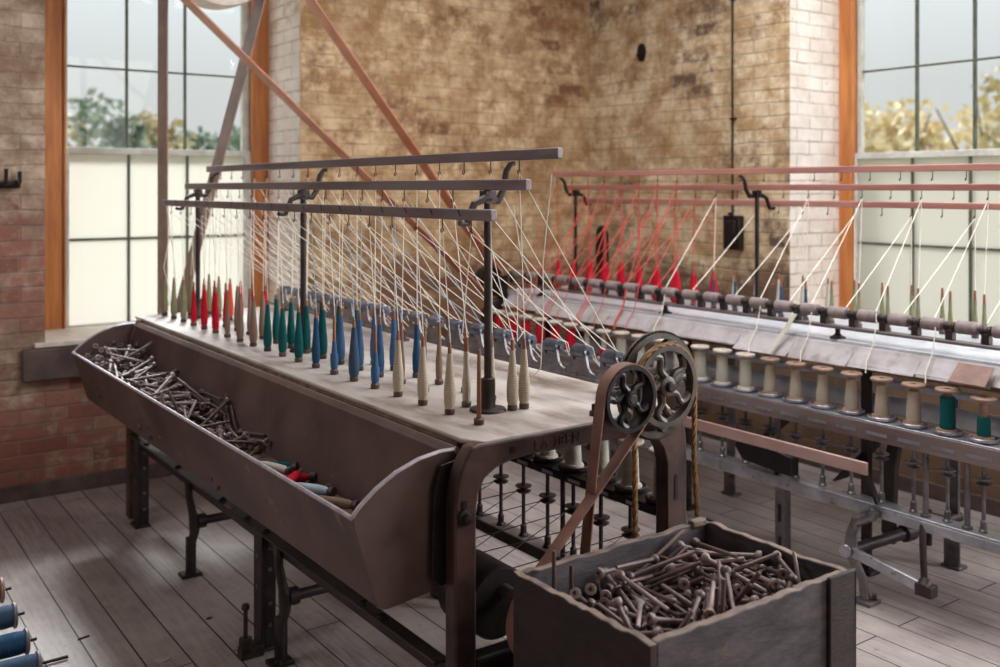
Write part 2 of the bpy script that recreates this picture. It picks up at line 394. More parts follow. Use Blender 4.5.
struct(MB().box(-1.9, XW+DEP, -1.8, YW+DEP, 3.4, 3.6).build('ceiling', 'plaster', flat=True, at=(0, 0, 0)))
# dark mopboard of brick on edge at the foot of the window wall
struct(MB().box(-1.6, XW, YW-.022, YW, 0, .075).build('baseboard_left', 'stone', flat=True, bevel=.004))
struct(MB().box(XW-.022, XW, -1.3, YW-.022, 0, .075).build('baseboard_right', 'stone', flat=True, bevel=.004))

def window(name, along, glassx, a0, a1, frames, bars, zs, zbot, ztop, meet):
    """along 'x' or 'y'; a0..a1 the opening; frames: (outer wood, sash) inner limits; bars: positions of the uprights"""
    root = bpy.data.objects.new(name, None); COL.objects.link(root); struct(root)
    mid = (a0+a1)/2
    root.location = (mid, glassx, zbot) if along == 'x' else (glassx, mid, zbot); W[name] = V(root.location)
    def bx(mb, u0, u1, d0, d1, z0, z1):
        u0, u1 = min(u0, u1), max(u0, u1)
        if along == 'x': mb.box(u0, u1, glassx+d0, glassx+d1, z0, z1)
        else: mb.box(glassx+d0, glassx+d1, u0, u1, z0, z1)
    wl, wr, sl, sr = frames
    mb = MB(); bx(mb, a0, wl, -.05, .07, zbot, ztop); bx(mb, a1, wr, -.05, .07, zbot, ztop); bx(mb, wl, wr, -.05, .07, ztop-.08, ztop)
    for u, q in ((wl, .012*(1 if a1 > a0 else -1)), (wr, -.012*(1 if a1 > a0 else -1))): bx(mb, u, u+q, -.065, -.03, zbot, ztop-.08)
    mb.build('frame', 'orange_wood', root, bevel=.004)
    mb = MB()
    for z0, z1, d in ((zbot, meet+.018, -.02), (meet-.018, ztop-.08, .02)):
        bx(mb, wl, sl, d-.018, d+.018, z0, z1); bx(mb, sr, wr, d-.018, d+.018, z0, z1)
    bx(mb, sl, sr, -.038, -.002, zbot, zs[0]); bx(mb, sl, sr, -.04, .036, meet-.018, meet+.018)
    mb.build('sash', 'sash', root, bevel=.003)
    mb = MB(); rows = [zs[0]]+[z for z in zs[1:]]+[ztop-.08]
    for u in bars:
        bx(mb, u-.0065, u+.0065, -.032, -.008, zs[0], meet-.018); bx(mb, u-.0065, u+.0065, .008, .032, meet+.018, ztop-.08)
    mb.build('muntin', 'muntin', root, bevel=.002)
    mb = MB()
    for z in zs[1:]:
        if abs(z-meet) < .05: continue
        d = -.02 if z < meet else .02
        bx(mb, sl, sr, d-.011, d+.011, z-.0055, z+.0055)
    mb.build('glazing_bar', 'muntin', root, bevel=.002)
    cols = [sl]+list(bars)+[sr]
    lo = [z for z in zs if z < meet-.1]+[meet]; hi = [meet]+[z for z in zs if z > meet+.1]+[ztop-.08]
    for k in range(len(cols)-1):
        for rws, d, mt, nm in ((lo, -.02, 'frosted', 'whitened_pane'), (hi, .02, 'glass', 'clear_pane')):
            for z0, z1 in zip(rws, rws[1:]):
                mb = MB(); bx(mb, cols[k], cols[k+1], d-.0015, d+.0015, z0, z1); mb.build(nm, mt, root, flat=True)
    return root
window('window_1', 'x', 5.7, .99, 2.324, (1.165, 2.228, 1.198, 2.178), (1.512, 1.839), (.757, 1.220, 1.703, 2.163, 2.64), .735, 3.1, 1.703)
window('window_2', 'y', 4.97, 3.508, 2.15, (3.424, 2.24, 3.395, 2.37), (3.06, 2.735), (.757, 1.187, 1.681, 2.166, 2.65), .735, 3.1, 1.681)
struct(MB().box(.94, 2.36, YW-.03, 5.66, .725, .748).build('trim_1', 'sill', bevel=.004))
struct(MB().box(XW-.03, 4.93, 2.12, 3.53, .725, .748).build('trim_2', 'sill', bevel=.004))
struct(MB().box(.883, 2.42, YW-.045, YW+.02, .567, .722).build('trim_3', 'stone', bevel=.008))

# iron fittings on the walls
o = MB().box(XW-.05, XW-.001, 3.83, 3.95, 1.14, 1.34); o.box(XW-.065, XW-.05, 3.85, 3.93, 1.17, 1.31); o.cyl((XW-.03, 3.905, 1.34), (XW-.03, 3.905, 1.36), .018)
tag(o.build('switch_box', 'dark_iron', bevel=.006), 'black iron switch box on the right brick wall below the conduit', 'switch box')
o = MB().cyl((XW-.018, 3.905, 1.36), (XW-.018, 3.905, 3.38), .006)
for z in (1.9, 2.6, 3.2): o.box(XW-.024, XW-.001, 3.888, 3.922, z, z+.012)
tag(o.build('conduit', 'dark_iron'), 'thin dark conduit running up the right wall from the switch box', 'conduit')
o = MB().prism([(4.99, .99), (5.01, .96), (5.07, .96), (5.09, 1.05), (5.08, 1.22), (5.04, 1.25), (5.0, 1.2)], XW-.05, XW-.001, 'x')
tag(o.build('wall_plate', 'dark_iron', bevel=.008), 'tall dark iron plate on the right wall behind the red threads', 'iron plate')
o = MB().prism([(4.674+.033*math.cos(k*PI/10), 2.38+.06*math.sin(k*PI/10)) for k in range(20)], XW-.02, XW-.001, 'x'); o.cyl((XW-.045, 4.674, 2.36), (XW-.02, 4.674, 2.36), .016)
tag(o.build('anchor_plate', 'dark_iron'), 'small oval iron anchor plate high on the right brick wall', 'anchor plate')
o = MB().box(.74, .88, YW-.012, YW-.001, 1.50, 1.535); o.tube([(.80, YW-.01, 1.515), (.80, YW-.09, 1.515), (.80, YW-.115, 1.53), (.80, YW-.12, 1.59)], .009); o.tube([(.72, YW-.03, 1.51), (.86, YW-.03, 1.51), (.872, YW-.03, 1.525), (.872, YW-.03, 1.58)], .01)
tag(o.build('wall_hook', 'dark_iron'), 'black iron hook bracket on the brick pier left of the window', 'hook')

# outdoors: ground and the trees beyond the panes
struct(MB().box(-60, 90, -40, 90, -3.3, -3.0).build('ground', 'earth', flat=True))
def tree(x, y, h, r, mat, label, n=420, leaf=.3):
    t = thing('tree', (x, y, -3), label, 'tree', 'trees beyond the windows')
    tb = MB(); tb.tube([(x, y, -3), (x+.1, y, -1), (x-.05, y+.1, h*.45-3)], [.28, .2, .1], 8)
    for k in range(7):
        a = k*2.4; q = V((x+math.cos(a)*r*.8, y+math.sin(a)*r*.8, h*.55+random.uniform(0, .3)*h-3))
        tb.tube([(x, y+.05, h*.3-3+k*.2), (x+math.cos(a)*r*.35, y+math.sin(a)*r*.35, h*.42-3+k*.2), q], [.09, .06, .02], 5)
    tb.build('trunk', 'bark', t)
    lb = MB(); cl = [(V((random.gauss(0, .5), random.gauss(0, .5), random.uniform(.3, .93)*h/r))*r, random.uniform(.3, .55)*r) for _ in range(16)]
    for i in range(n):
        c, cr = random.choice(cl); d = V((random.gauss(0, 1), random.gauss(0, 1), random.gauss(0, 1))).normalized()*cr*random.random()**.4
        p = V((x, y, -3))+c+d; p.z = min(p.z, h-3+random.uniform(-.3, 0))
        q = Quaternion((random.gauss(0, 1), random.gauss(0, 1), random.gauss(0, 1), random.gauss(0, 1))).normalized(); s_ = leaf*random.uniform(.6, 1.4)
        pts = [p+q @ (V((a, b, 0))*s_) for a, b in ((-.5, 0), (0, -.3), (.5, 0), (0, .3))]
        lb.bm.faces.new([lb.bm.verts.new(v) for v in pts])
    lb.build('foliage', mat, t, flat=True)
tree(6.7, 28, 7.3, 1.8, 'leaf_dark', 'blue green tree seen through the left edge of the left window', 2200)
tree(8.0, 30, 6.9, 1.7, 'leaf_rust', 'olive tree seen through the middle panes of the left window', 1800)
tree(9.2, 30, 6.4, 1.6, 'leaf_dark', 'dark green tree right of the olive one beyond the left window', 1800)
tree(10.9, 31, 6.6, 1.7, 'leaf_dark', 'low green tree seen through the right panes of the left window', 1800)
tree(25.5, 17.0, 7.8, 2.1, 'leaf_gold', 'pale autumn tree seen through the left panes of the right window', 1500)
tree(26, 15.0, 7.2, 2.1, 'leaf_gold', 'golden tree seen through the middle of the right window', 1500)
tree(24, 12.4, 8.2, 2.0, 'leaf_rust', 'olive autumn tree at the right edge of the right window', 1100)

# ================================================================== THE NEAR MACHINE
m1 = thing('twisting_frame', (1.63, 3.3, 0), 'near iron twisting frame with a long metal trough and two spoked wheels on its end', 'textile machine')
TZ = .905
PIT = .1366
def build_end(m, y0, y1, full):
    out = [(1.228, 0), (1.228, .77), (1.233, .81), (1.243, .845), (1.258, .874), (1.277, .897), (1.30, .903), (1.92, .903), (1.95, .893), (1.97, .87), (1.980, .83), (1.983, .78), (1.983, 0)]
    inn = [(1.908, 0), (1.905, .76), (1.893, .80), (1.868, .83), (1.82, .845), (1.70, .852), (1.45, .855), (1.39, .851), (1.345, .84), (1.312, .82), (1.294, .79), (1.288, .75), (1.288, 0)]
    return MB().prism(out+inn, y0, y1, 'y').build('end_frame', 'patina', m, bevel=.006)
ef = build_end(m1, 1.895, 1.94, True)
# marks cast into the end frame, a square hole, bolt heads
for word, wx in (('LA', 1.455), ('IBEN', 1.518)):
    tx = bpy.data.curves.new('cast_letters', 'FONT'); tx.body = word; tx.size = .034; tx.extrude = .0022; tx.space_character = 1.25
    to = bpy.data.objects.new('tmp', tx); COL.objects.link(to); bpy.context.view_layer.update()
    dg = bpy.context.evaluated_depsgraph_get(); me = bpy.data.meshes.new_from_object(to.evaluated_get(dg)); bpy.data.objects.remove(to)
    me.materials.clear(); me.materials.append(M['patina'])
    lo = bpy.data.objects.new('cast_lettering', me); COL.objects.link(lo); lo.parent = ef
    lo.location = V((wx, 1.8945, .866))-wp(ef); lo.rotation_euler = (PI/2, 0, 0)
MB().box(1.383, 1.399, 1.893, 1.899, .868, .884).build('square_hole', 'dark_iron', ef, flat=True)
o = MB().lathe([(.020, 0), (.020, .008), (.011, .010), (.011, .024), (0, .026)], (1.253, 1.8955, .742), (0, -1, 0), 8)
o.prism([(1.247, .75), (1.259, .75), (1.259, .78), (1.247, .78)], 1.892, 1.899, 'y').build('bolt', 'dark_iron', ef)
o = MB(); o.prism([(1.934, .66), (1.940, .655), (1.946, .66), (1.946, .72), (1.940, .725), (1.934, .72)], 1.893, 1.899, 'y').build('slot', 'dark_iron', ef, flat=True)
o = MB(); o.lathe([(.013, 0), (.013, .012), (.007, .014), (.007, .03), (0, .031)], (1.70, 1.955, .905), (0, 0, 1), 6).build('bolt', 'dark_iron', ef)
build_end(m1, 4.60, 4.66, True)
# table top with rough wooden front edge and the pale guard sheet along its far side
tb = MB().prism([(1.285, 1.96), (1.315, 1.905), (1.93, 1.905), (1.985, 1.99), (1.985, 4.72), (1.285, 4.72)], .893, TZ, 'z').build('table_top', 'table', m1, bevel=.004)
MB().box(1.286, 1.31, 1.98, 4.70, .838, .8925).build('table_edge', 'table_edge', m1, bevel=.006)
MB().sheet([(1.99, .905), (2.03, .885), (2.07, .84), (2.09, .80)], 2.05, 4.70, 'y', .004).build('guard_sheet', 'paper', m1)
MB().box(1.282, 1.287, 1.97, 4.62, .53, .835).build('apron', 'dark_iron', m1, flat=True)
# trough: bent sheet-iron hopper with arched end plates
tr = MB().sheet([(1.000, .772), (1.003, .762), (1.062, .560), (1.085, .552), (1.20, .565), (1.212, .58), (1.262, .872), (1.272, .882), (1.284, .874)], 1.965, 4.65, 'y', .006).build('trough', 'trough', m1, bevel=.0015)
tp = [(1.000, .770), (1.02, .792), (1.06, .823), (1.11, .851), (1.17, .872), (1.23, .881), (1.268, .880)]
bt = [(1.270, .86), (1.268, .60), (1.25, .575), (1.195, .560), (1.085, .549), (1.062, .557), (1.003, .755)]
for y0, y1 in ((1.958, 1.966), (4.642, 4.652)):
    MB().prism(tp+bt, y0, y1, 'y').build('trough_end', 'trough', tr, bevel=.001)
    MB().tube([(x, (y0+y1)/2, z+.001) for x, z in tp], .0055, 6).build('rolled_edge', 'lip_highlight', tr)
MB().tube([(.999, 1.96, .771), (.999, 4.65, .771)], .0055, 6).build('rolled_edge', 'lip_highlight', tr)
MB().prism([(1.195, .60), (1.20, .80), (1.22, .855), (1.284, .865), (1.284, .58), (1.22, .575)], 1.9425, 1.95, 'y').build('trough_end_dark_plate', 'dark_iron', m1, bevel=.002)  # dark plate laid over the right edge of the near trough end
MB().tube([(1.274, 1.96, .878), (1.274, 4.65, .878)], .009, 8).build('rolled_edge', 'table', tr)
# long angle iron below the trough, rivets, posts and curved feet
MB().prism([(1.042, .645), (1.222, .645), (1.222, .653), (1.042, .653)], 1.97, 3.3, 'y').build('trough_floor', 'table_edge', tr)
MB().box(1.215, 1.255, 1.965, 4.60, .383, .391).box(1.248, 1.255, 1.965, 4.60, .335, .383).build('angle_rail', 'iron', m1, bevel=.002)
for y in (2.25, 2.35, 3.02, 3.18, 3.42, 3.92, 4.35): MB().lathe([(.014, 0), (.013, .006), (.007, .011), (0, .012)], (1.234, y, .391), n=8).build('rivet', 'dark_iron', m1)
for y in (3.08, 4.50):
    for x in (1.226, 1.92):
        lg = MB(); lg.box(x, x+.012, y-.038, y+.03, 0, .383); lg.box(x+.012, x+.05, y-.038, y-.026, 0, .383); lg.box(x-.012, x+.055, y-.05, y+.04, 0, .012)
        lg = lg.build('leg', 'iron', m1, bevel=.003)
        o = MB()
        for z in (.08, .15, .26, .33): o.cyl((x+.03, y-.0395, z), (x+.03, y-.0375, z), .007, n=10)
        for z in (.30, .20): o.cyl((x-.0015, y, z), (x+.001, y, z), .008, n=10)
        o.build('bolt_hole', 'grey_iron', lg)
for y in (2.93, 3.80):
    o = MB(); o.tube([(1.236, y, .383), (1.238, y, .31), (1.252, y, .24), (1.262, y, .20), (1.258, y, .16), (1.245, y, .12), (1.243, y, .05), (1.243, y, .012)], [.016, .015, .016, .024, .018, .017, .017, .018], 10)
    o.box(1.205, 1.28, y-.028, y+.03, 0, .014); o.cyl((1.225, y-.03, .014), (1.225, y-.03, .03), .010, n=6); o.box(1.228, 1.262, y-.014, y+.014, .012, .15)
    o.build('curved_leg', 'iron', m1, bevel=.002)
    MB().cyl((1.255, y, .205), (1.95, y, .205), .017).lathe([(.028, 0), (.028, .03)], (1.27, y, .205), (1, 0, 0), 12).build('cross_shaft', 'iron', m1)
    o = MB(); o.tube([(1.95, y, .80), (1.95, y, .30), (1.945, y, .2), (1.95, y, .012)], .018, 8); o.box(1.91, 1.985, y-.028, y+.028, 0, .014); o.build('leg', 'iron', m1)
o = MB().cyl((1.168, 3.03, .05), (1.168, 3.03, .16), .007).lathe([(.011, 0), (.014, .006), (.011, .018), (0, .02)], (1.168, 3.03, .155)).cyl((1.168, 3.03, .03), (1.168, 3.03, .065), .022, n=8).box(1.15, 1.225, 3.015, 3.055, .0, .034)
o.build('levelling_screw', 'iron', m1, bevel=.002)
# roller beam
bmx = 1.92
def scallop(x, y0, n, pit, flip=1):
    top = []
    for k in range(n):
        y = y0+k*pit
        top += [(y-.003, 1.010), (y+.002, 1.020), (y+.008, 1.004), (y+.012, .990), (y+.050, .988), (y+.058, 1.002), (y+.063, 1.020), (y+.069, 1.014), (y+.067, .995), (y+.069, .975), (y+.078, .960), (y+.095, .954), (y+.112, .959), (y+.124, .972), (y+.129, .990)]
    return [(y0-.02, .942), (y0-.02, .998)]+top+[(y0+n*pit, .998), (y0+n*pit, .942)]
NB = 18
bm1 = MB().box(bmx-.030, bmx-.016, 2.06, 4.62, .932, .944).build('roller_beam', 'grey_iron', m1, bevel=.002)
MB().prism(scallop(0, 2.085, NB, PIT), bmx-.026, bmx-.018, 'x').build('roller_bracket', 'grey_iron', bm1)
def roller(y, x, parent, mat, L=.072, r=.0205, z=1.008):
    MB().lathe([(.007, -.012), (.007, 0), (r-.003, 0), (r, .003), (r, L-.003), (r-.003, L), (.007, L), (.007, L+.012)], (x, y, z), (0, 1, 0), 16).build('roller', mat, parent)
for k in range(NB): roller(2.086+k*PIT, bmx-.010, m1, 'roller', L=.060, r=.0215, z=1.012)
for y in (2.16, 3.35, 4.5):
    MB().lathe([(.028, 0), (.026, .006), (.011, .010), (.010, .04), (.014, .042)], (bmx+.008, y, TZ+.0005)).build('beam_support', 'iron', m1)
MB().box(bmx-.02, bmx+.04, 2.04, 2.06, .906, 1.0).build('beam_bearing', 'grey_iron', m1, bevel=.004)
# creel: posts, gooseneck arms, three bars with hooks
RAILS = ((1.40, 1.432), (1.507, 1.508), (1.61, 1.59))
RZ = .0145
def creel_post(m, x, y, s, zt, low, high, mat='iron', base=True):
    o = MB().cyl((x, y, TZ+.075), (x, y, zt-RZ), .0105, n=10).box(x-.016, x+.016, y-.016, y+.016, zt-RZ-.035, zt-RZ-.001)
    o.build('creel_post', mat, m)
    if base: MB().lathe([(.050, 0), (.048, .006), (.024, .010), (.021, .014), (.019, .085), (.012, .088)], (x, y, TZ+.0005), n=20).build('post_socket', mat, m)
    (lx, lz), (hx, hz) = low, high
    MB().tube([(x, y-.01, zt-.035), (x+(lx-x)*.15, y-.012, zt-.035), (x+(lx-x)*.5, y-.014, zt-.05), (x+(lx-x)*.72, y-.016, lz-RZ-.012), (lx+(x-lx)*.12, y-.02, lz-RZ-.011), (lx, y-.025, lz-RZ-.009)], [.011, .011, .010, .009, .008, .007], 8).build('gooseneck_arm', mat, m)
    MB().tube([(x, y+.01, zt-.04), (x+(hx-x)*.4, y+.012, zt-.042), (x+(hx-x)*.62, y+.014, zt-.01), (x+(hx-x)*.7, y+.016, hz-RZ-.03), (x+(hx-x)*.85, y+.018, hz-RZ-.011), (hx, y+.022, hz-RZ-.008)], [.011, .011, .010, .009, .008, .007], 8).build('gooseneck_arm', mat, m)
for y in (2.165, 3.343, 4.50): creel_post(m1, 1.507, y, 1, 1.508, RAILS[0], RAILS[2])
def hook(p, parent):
    x, y, z = p
    MB().tube([(x, y, z), (x, y, z-.022), (x+.004, y+.002, z-.03), (x, y+.006, z-.036), (x-.005, y+.002, z-.031), (x-.004, y-.002, z-.025)], .0017, 5).build('hook', 'black_wire', parent)
# spindle places: front row under the low bar, and so on; stagger between rows
ROWY = (2.05, 2.165, 2.127)
NROW = (20, 18, 19)
hooks1 = []
for r, (x, z) in enumerate(RAILS):
    rl = MB().box(x-.010, x+.010, 1.985, 4.66, z-RZ, z+RZ).build('creel_bar', 'creel', m1, bevel=.003)
    for k in range(19):
        y = ROWY[r]+.035+k*PIT
        if y < 4.63:
            hook((x, y, z-RZ), rl); hooks1.append((r, k, V((x, y, z-RZ-.034))))
            if r == 0: MB().bar((x-.0105, y+.047, z+RZ*.9), (x-.0105, y+.035, z-RZ*.3), .0015, .003).build('thread_slot', 'dark_iron', rl, flat=True)
# spool rail below the table with dished cups and a lower spindle rail
SX = 1.985
o = MB().prism([(SX-.052, 2.00), (SX-.05, 1.975), (SX-.03, 1.955), (SX, 1.945), (SX+.03, 1.955), (SX+.05, 1.975), (SX+.052, 2.00), (SX+.052, 4.60), (SX-.052, 4.60)], .592, .618, 'z').build('spool_rail', 'dark_iron', m1, bevel=.003)
for k in range(19): MB().box(SX-.0535, SX-.0515, 2.03+k*.13, 2.085+k*.13, .599, .609).build('rail_slot', 'steel', o, flat=True)
MB().box(SX-.03, SX+.03, 1.97, 4.60, .322, .336).build('spindle_rail', 'grey_iron', m1, bevel=.003)
MB().box(SX-.034, SX-.027, 1.97, 4.60, .30, .336).build('spindle_rail_flange', 'iron', m1)
def spool_place(m, x, y, zc, zl, mat_cup, mat_sp, cup=True):
    if cup: MB().lathe([(.030, .001), (.046, .004), (.049, .014), (.046, .016), (.043, .008), (.020, .006), (.010, .006)], (x, y, zc), n=20, closed=False).build('spool_cup', mat_cup, m)
    sp = MB().lathe([(.016, 0), (.016, .004), (.011, .010), (.011, .034), (.0065, .040), (.0065, zc-zl-.028)], (x, y, zl), n=10).build('spindle', mat_sp, m)
    MB().lathe([(.007, -.012), (.020, -.010), (.027, -.004), (.012, 0), (.012, .006), (.027, .010), (.028, .014), (.007, .016)], (x, y, zl+(zc-zl)*.55), n=14).build('whorl', mat_sp, sp)
SP1 = [1.992+k*.13 for k in range(19)]
for y in SP1: spool_place(m1, SX, y, .618, .336, 'iron', 'iron')
for y in (2.42, 3.6): MB().lathe([(.008, 0), (.008, .256)], (SX-.012, y, .336), n=8).build('rail_stay', 'iron', m1)
MB().cyl((1.43, 2.15, .42), (1.43, 4.60, .42), .03, n=14).build('tin_roller', 'iron', m1)
for k, y in enumerate(SP1[:10]):
    MB().tube([(SX-.02, y, .49), (1.435, y+.05+.02*(k % 3), .45)], .0016, 4).build('drive_cord', 'black_wire', m1)
    MB().tube([(SX-.02, y, .493), (1.435, y-.14+.015*(k % 2), .39)], .0016, 4).build('drive_cord', 'black_wire', m1)
MB().lathe([(.02, 0), (.085, .002), (.09, .01), (.09, .15), (.085, .16), (.02, .16)], (1.42, 1.985, .47), (0, 1, 0), 28).build('drive_drum', 'iron', m1)
MB().box(1.29, 1.56, 1.90, 1.955, .13, .40).build('gear_guard', 'dark_iron', m1, bevel=.012)
MB().cyl((1.43, 1.76, .503), (1.43, 2.0, .503), .016).build('pulley_shaft', 'grey_iron', m1)

# wheels on the end: gear, rope pulley, small belt pulley
def wheel(m, c, R, w, rim, nsp, mat, hub, twist, name, teeth=0, groove=False, spoke_w=.013):
    x, y, z = c
    if groove: prof = [(R-rim, -w/2), (R, -w/2), (R-.006, -.001), (R-.006, .001), (R, w/2), (R-rim, w/2)]
    else: prof = [(R-rim, -w/2), (R, -w/2), (R, w/2), (R-rim, w/2)]
    root = MB(); root.lathe(prof, c, (0, 1, 0), 48, closed=True)
    root = root.build(name, mat, m)
    if teeth:
        t = MB()
        for k in range(teeth):
            a = 2*PI*k/teeth; d = V((math.cos(a), 0, math.sin(a)))
            t.bar(V(c)+d*(R-.002), V(c)+d*(R+.006), w, .007, up=(0, 1, 0))
        t.build('gear_teeth', mat, root)
    MB().lathe([(0, -w*.62), (hub*.8, -w*.62), (hub, -w*.5), (hub, w*.5), (hub*.8, w*.55), (0, w*.55)], c, (0, 1, 0), 20).build('hub', mat, root)
    for k in range(nsp):
        a0 = 2*PI*k/nsp+.35
        pts = []
        for i in range(9):
            t_ = i/8.0; rr = hub*.8+(R-rim-hub*.8+.003)*t_; a = a0+twist*(math.sin(t_*2*PI)*.20+t_*.55)
            pts.append((x+rr*math.cos(a), y, z+rr*math.sin(a)))
        MB().tube(pts, [spoke_w*(1-.25*math.sin(i/8.0*PI)) for i in range(9)], 8).build('spoke', mat, root)
    return root
GC = (1.842, 1.868, .982)
wheel(m1, GC, .137, .022, .014, 5, 'wheel_iron', .03, -1, 'gear_wheel', teeth=64)
RC = (1.832, 1.829, .988)
wheel(m1, RC, .106, .026, .014, 5, 'wheel_iron', .026, 1, 'rope_pulley', groove=True, spoke_w=.012)
BC = (1.662, 1.791, .984)
wheel(m1, BC, .082, .040, .010, 5, 'dark_iron', .020, 1, 'belt_pulley', spoke_w=.012)
MB().cyl((RC[0], 1.80, RC[2]), (RC[0], 1.93, RC[2]), .014).box(RC[0]-.03, RC[0]+.04, 1.90, 1.95, .904, 1.02).build('wheel_bearing', 'iron', m1, bevel=.004)
MB().cyl((BC[0], 1.765, BC[2]), (BC[0], 1.87, BC[2]), .013).box(BC[0]-.0, BC[0]+.19, 1.842, 1.854, BC[2]-.016, BC[2]+.016).build('wheel_bearing', 'iron', m1, bevel=.003)
LC = (1.412, 1.791, .503)
wheel(m1, LC, .100, .042, .012, 4, 'bare_wood', .03, 1, 'drive_pulley', spoke_w=.014)

# crossed leather belt between the small pulley and the drive pulley
def cross_belt(c0, r0, c1, r1, y, th):
    a, b = V((c0[0], c0[2])), V((c1[0], c1[2])); d = b-a; L = d.length; d.normalize(); n = V((-d.y, d.x))
    s = (r0+r1)/L; c = math.sqrt(1-s*s)
    pts = []
    nA, nB = d*s+n*c, d*s-n*c            # tangent normals (crossed)
    def angle(v): return math.atan2(v.y, v.x)
    aA, aB = angle(nA), angle(nB)
    if aA < aB: aA += 2*PI
    # around the upper pulley from nB side the long way to nA side
    sweep = 2*PI-(aA-aB)
    for i in range(25):
        q = aB-sweep*i/24.0
        pts.append((a.x+r0*math.cos(q), a.y+r0*math.sin(q)))
    for i in range(1, 8): # strand to the lower pulley (opposite side)
        t = i/8.0; p = (a+nA*r0).lerp(b-nA*r1, t); pts.append((p.x, p.y))
    q0 = angle(-nA); q1 = angle(-nB)
    if q1 < q0: q1 += 2*PI
    for i in range(25):
        q = q0+(q1-q0)*i/24.0; pts.append((b.x+r1*math.cos(q), b.y+r1*math.sin(q)))
    for i in range(1, 8):
        t = i/8.0; p = (b-nB*r1).lerp(a+nB*r0, t); pts.append((p.x, p.y))
    return pts
bp = cross_belt(BC, .0845, LC, .1025, BC[1], .004)
N = len(bp)
mbelt = MB(); pts = []
for i, (x, z) in enumerate(bp):
    yy = BC[1]
    if 25 <= i < 32: yy -= .004*math.sin(PI*(i-24)/8.0)
    if i >= 57: yy += .004*math.sin(PI*(i-56)/8.0)
    pts.append((x, yy, z))
mbelt.strip(pts, (0, 1, 0), .034, .0035, closed=True)
tag(mbelt.build('drive_belt', 'leather'), 'crossed brown leather belt hanging from the small spoked pulley behind the crate', 'belt')
# hemp rope over the grooved pulley
rp = [(RC[0]+.1065*math.cos(math.radians(a)), RC[1]-.004, RC[2]+.1065*math.sin(math.radians(a))) for a in range(-8, 189, 7)]
left_end, right_end = (1.700, 1.80, .30), (1.945, 1.80, .30)
path = [right_end, (1.942, 1.812, .55), (1.936, 1.826, .80)]+rp+[(1.722, 1.826, .86), (1.712, 1.812, .60), left_end]
dense = []
for a, b in zip(path, path[1:]):
    a, b = V(a), V(b); k = max(1, int((b-a).length/.012)); dense += [a.lerp(b, i/k) for i in range(k)]
dense.append(V(path[-1]))
rb = MB()
for ph in range(3):
    q = []
    for i, p in enumerate(dense):
        d = (dense[min(i+1, len(dense)-1)]-dense[max(i-1, 0)]).normalized(); u = d.cross(V((0, 1, 0))).normalized(); w_ = d.cross(u)
        an = i*1.05+ph*2*PI/3; q.append(p+.0036*(math.cos(an)*u+math.sin(an)*w_))
    rb.tube(q, .0044, 5)
tag(rb.build('drive_rope', 'rope'), 'twisted brown hemp rope looped over the larger spoked pulley', 'rope')
# ================================================================== COPS ON THE NEAR TABLE
def cop(kind, name='yarn_cop'):
    mat, body, tip, rad = kind
    root = bpy.data.objects.new(name, None); COL.objects.link(root); W[root.name] = V((0, 0, 0)); root.empty_display_size = .02
    MB().lathe([(.0125, 0), (.0135, .002), (.0135, .013), (.010, .016)], n=12).build('cop_base', 'dark_bobbin', root)
    if tip: MB().lathe([(.0062, .014 if mat is None else body-.02), (.0058, body), (.0045, .184), (.0035, .188)], n=9).build('cop_tube', 'bare_wood', root)
    if mat:
        h = body
        MB().lathe([(rad*.72, .014), (rad*.92, .024), (rad, .048), (rad*.97, .07+.1*(h-.16)), (rad*.78, h*.60), (rad*.60, h*.8), (.0068, h)], n=14).build('cop_yarn', mat, root)
    return root
KIND = {'bare': (None, .10, 1, .013), 'beige': ('ybeige', .16, 1, .0158), 'beige_thin': ('ybeige', .15, 1, .0125), 'tan': ('ytan', .17, 1, .015), 'tan_thin': ('ytan', .15, 1, .011),
        'blue': ('yblue', .165, 1, .015), 'blue_half': ('yblue', .105, 1, .013), 'slate': ('yslate', .165, 1, .017), 'navy': ('ynavy', .165, 1, .0135), 'teal': ('yteal', .17, 1, .0155),
        'red': ('yred', .165, 1, .0145), 'red_small': ('yred', .15, 1, .013), 'coral': ('ycoral', .165, 1, .0155), 'olive': ('yolive', .165, 1, .0145), 'white': ('ywhite', .16, 1, .014), 'navy2': ('ynavy', .14, 1, .010), 'short_red': ('yred', .17, 0, .0235), 'olive_thin': ('yolive', .15, 1, .011)}
WORDS = {'bare': 'bare brown wooden cop tube', 'beige': 'full beige yarn cop', 'beige_thin': 'slim beige yarn cop', 'tan': 'grey-brown yarn cop', 'tan_thin': 'slim grey-brown yarn cop', 'blue': 'blue yarn cop',
         'blue_half': 'half-wound blue cop with bare tube top', 'slate': 'fat slate-blue cop', 'navy': 'slim deep-blue cop', 'teal': 'teal yarn cop', 'red': 'red yarn cop', 'red_small': 'slim red cop', 'coral': 'coral yarn cop',
         'olive': 'olive-grey cop', 'white': 'cream yarn cop', 'navy2': 'thin dark-blue cop', 'short_red': 'red yarn cop', 'olive_thin': 'slim olive-grey cop'}
PROTO = {}
def place_cop(kind, loc, rz, label, group):
    loc = V(loc)
    if kind in PROTO: r = dup(PROTO[kind], loc, (0, 0, rz), label, group); r['category'] = 'yarn cop'
    else:
        r = PROTO[kind] = cop(KIND[kind]); r.location = loc; r.rotation_euler = (0, 0, rz); tag(r, label, 'yarn cop', group)
    return r
A = 'bare beige beige beige blue_half slate blue_half navy teal teal teal tan tan tan_thin red red red_small olive olive olive'.split()
B = 'beige beige_thin bare tan_thin blue blue blue teal teal teal teal tan tan_thin tan red_small red coral olive'.split()
Cc = 'beige beige_thin bare tan_thin navy blue blue teal teal teal tan tan_thin tan red red_small red coral olive olive'.split()
RN = ('front', 'middle', 'back')
cops1 = []
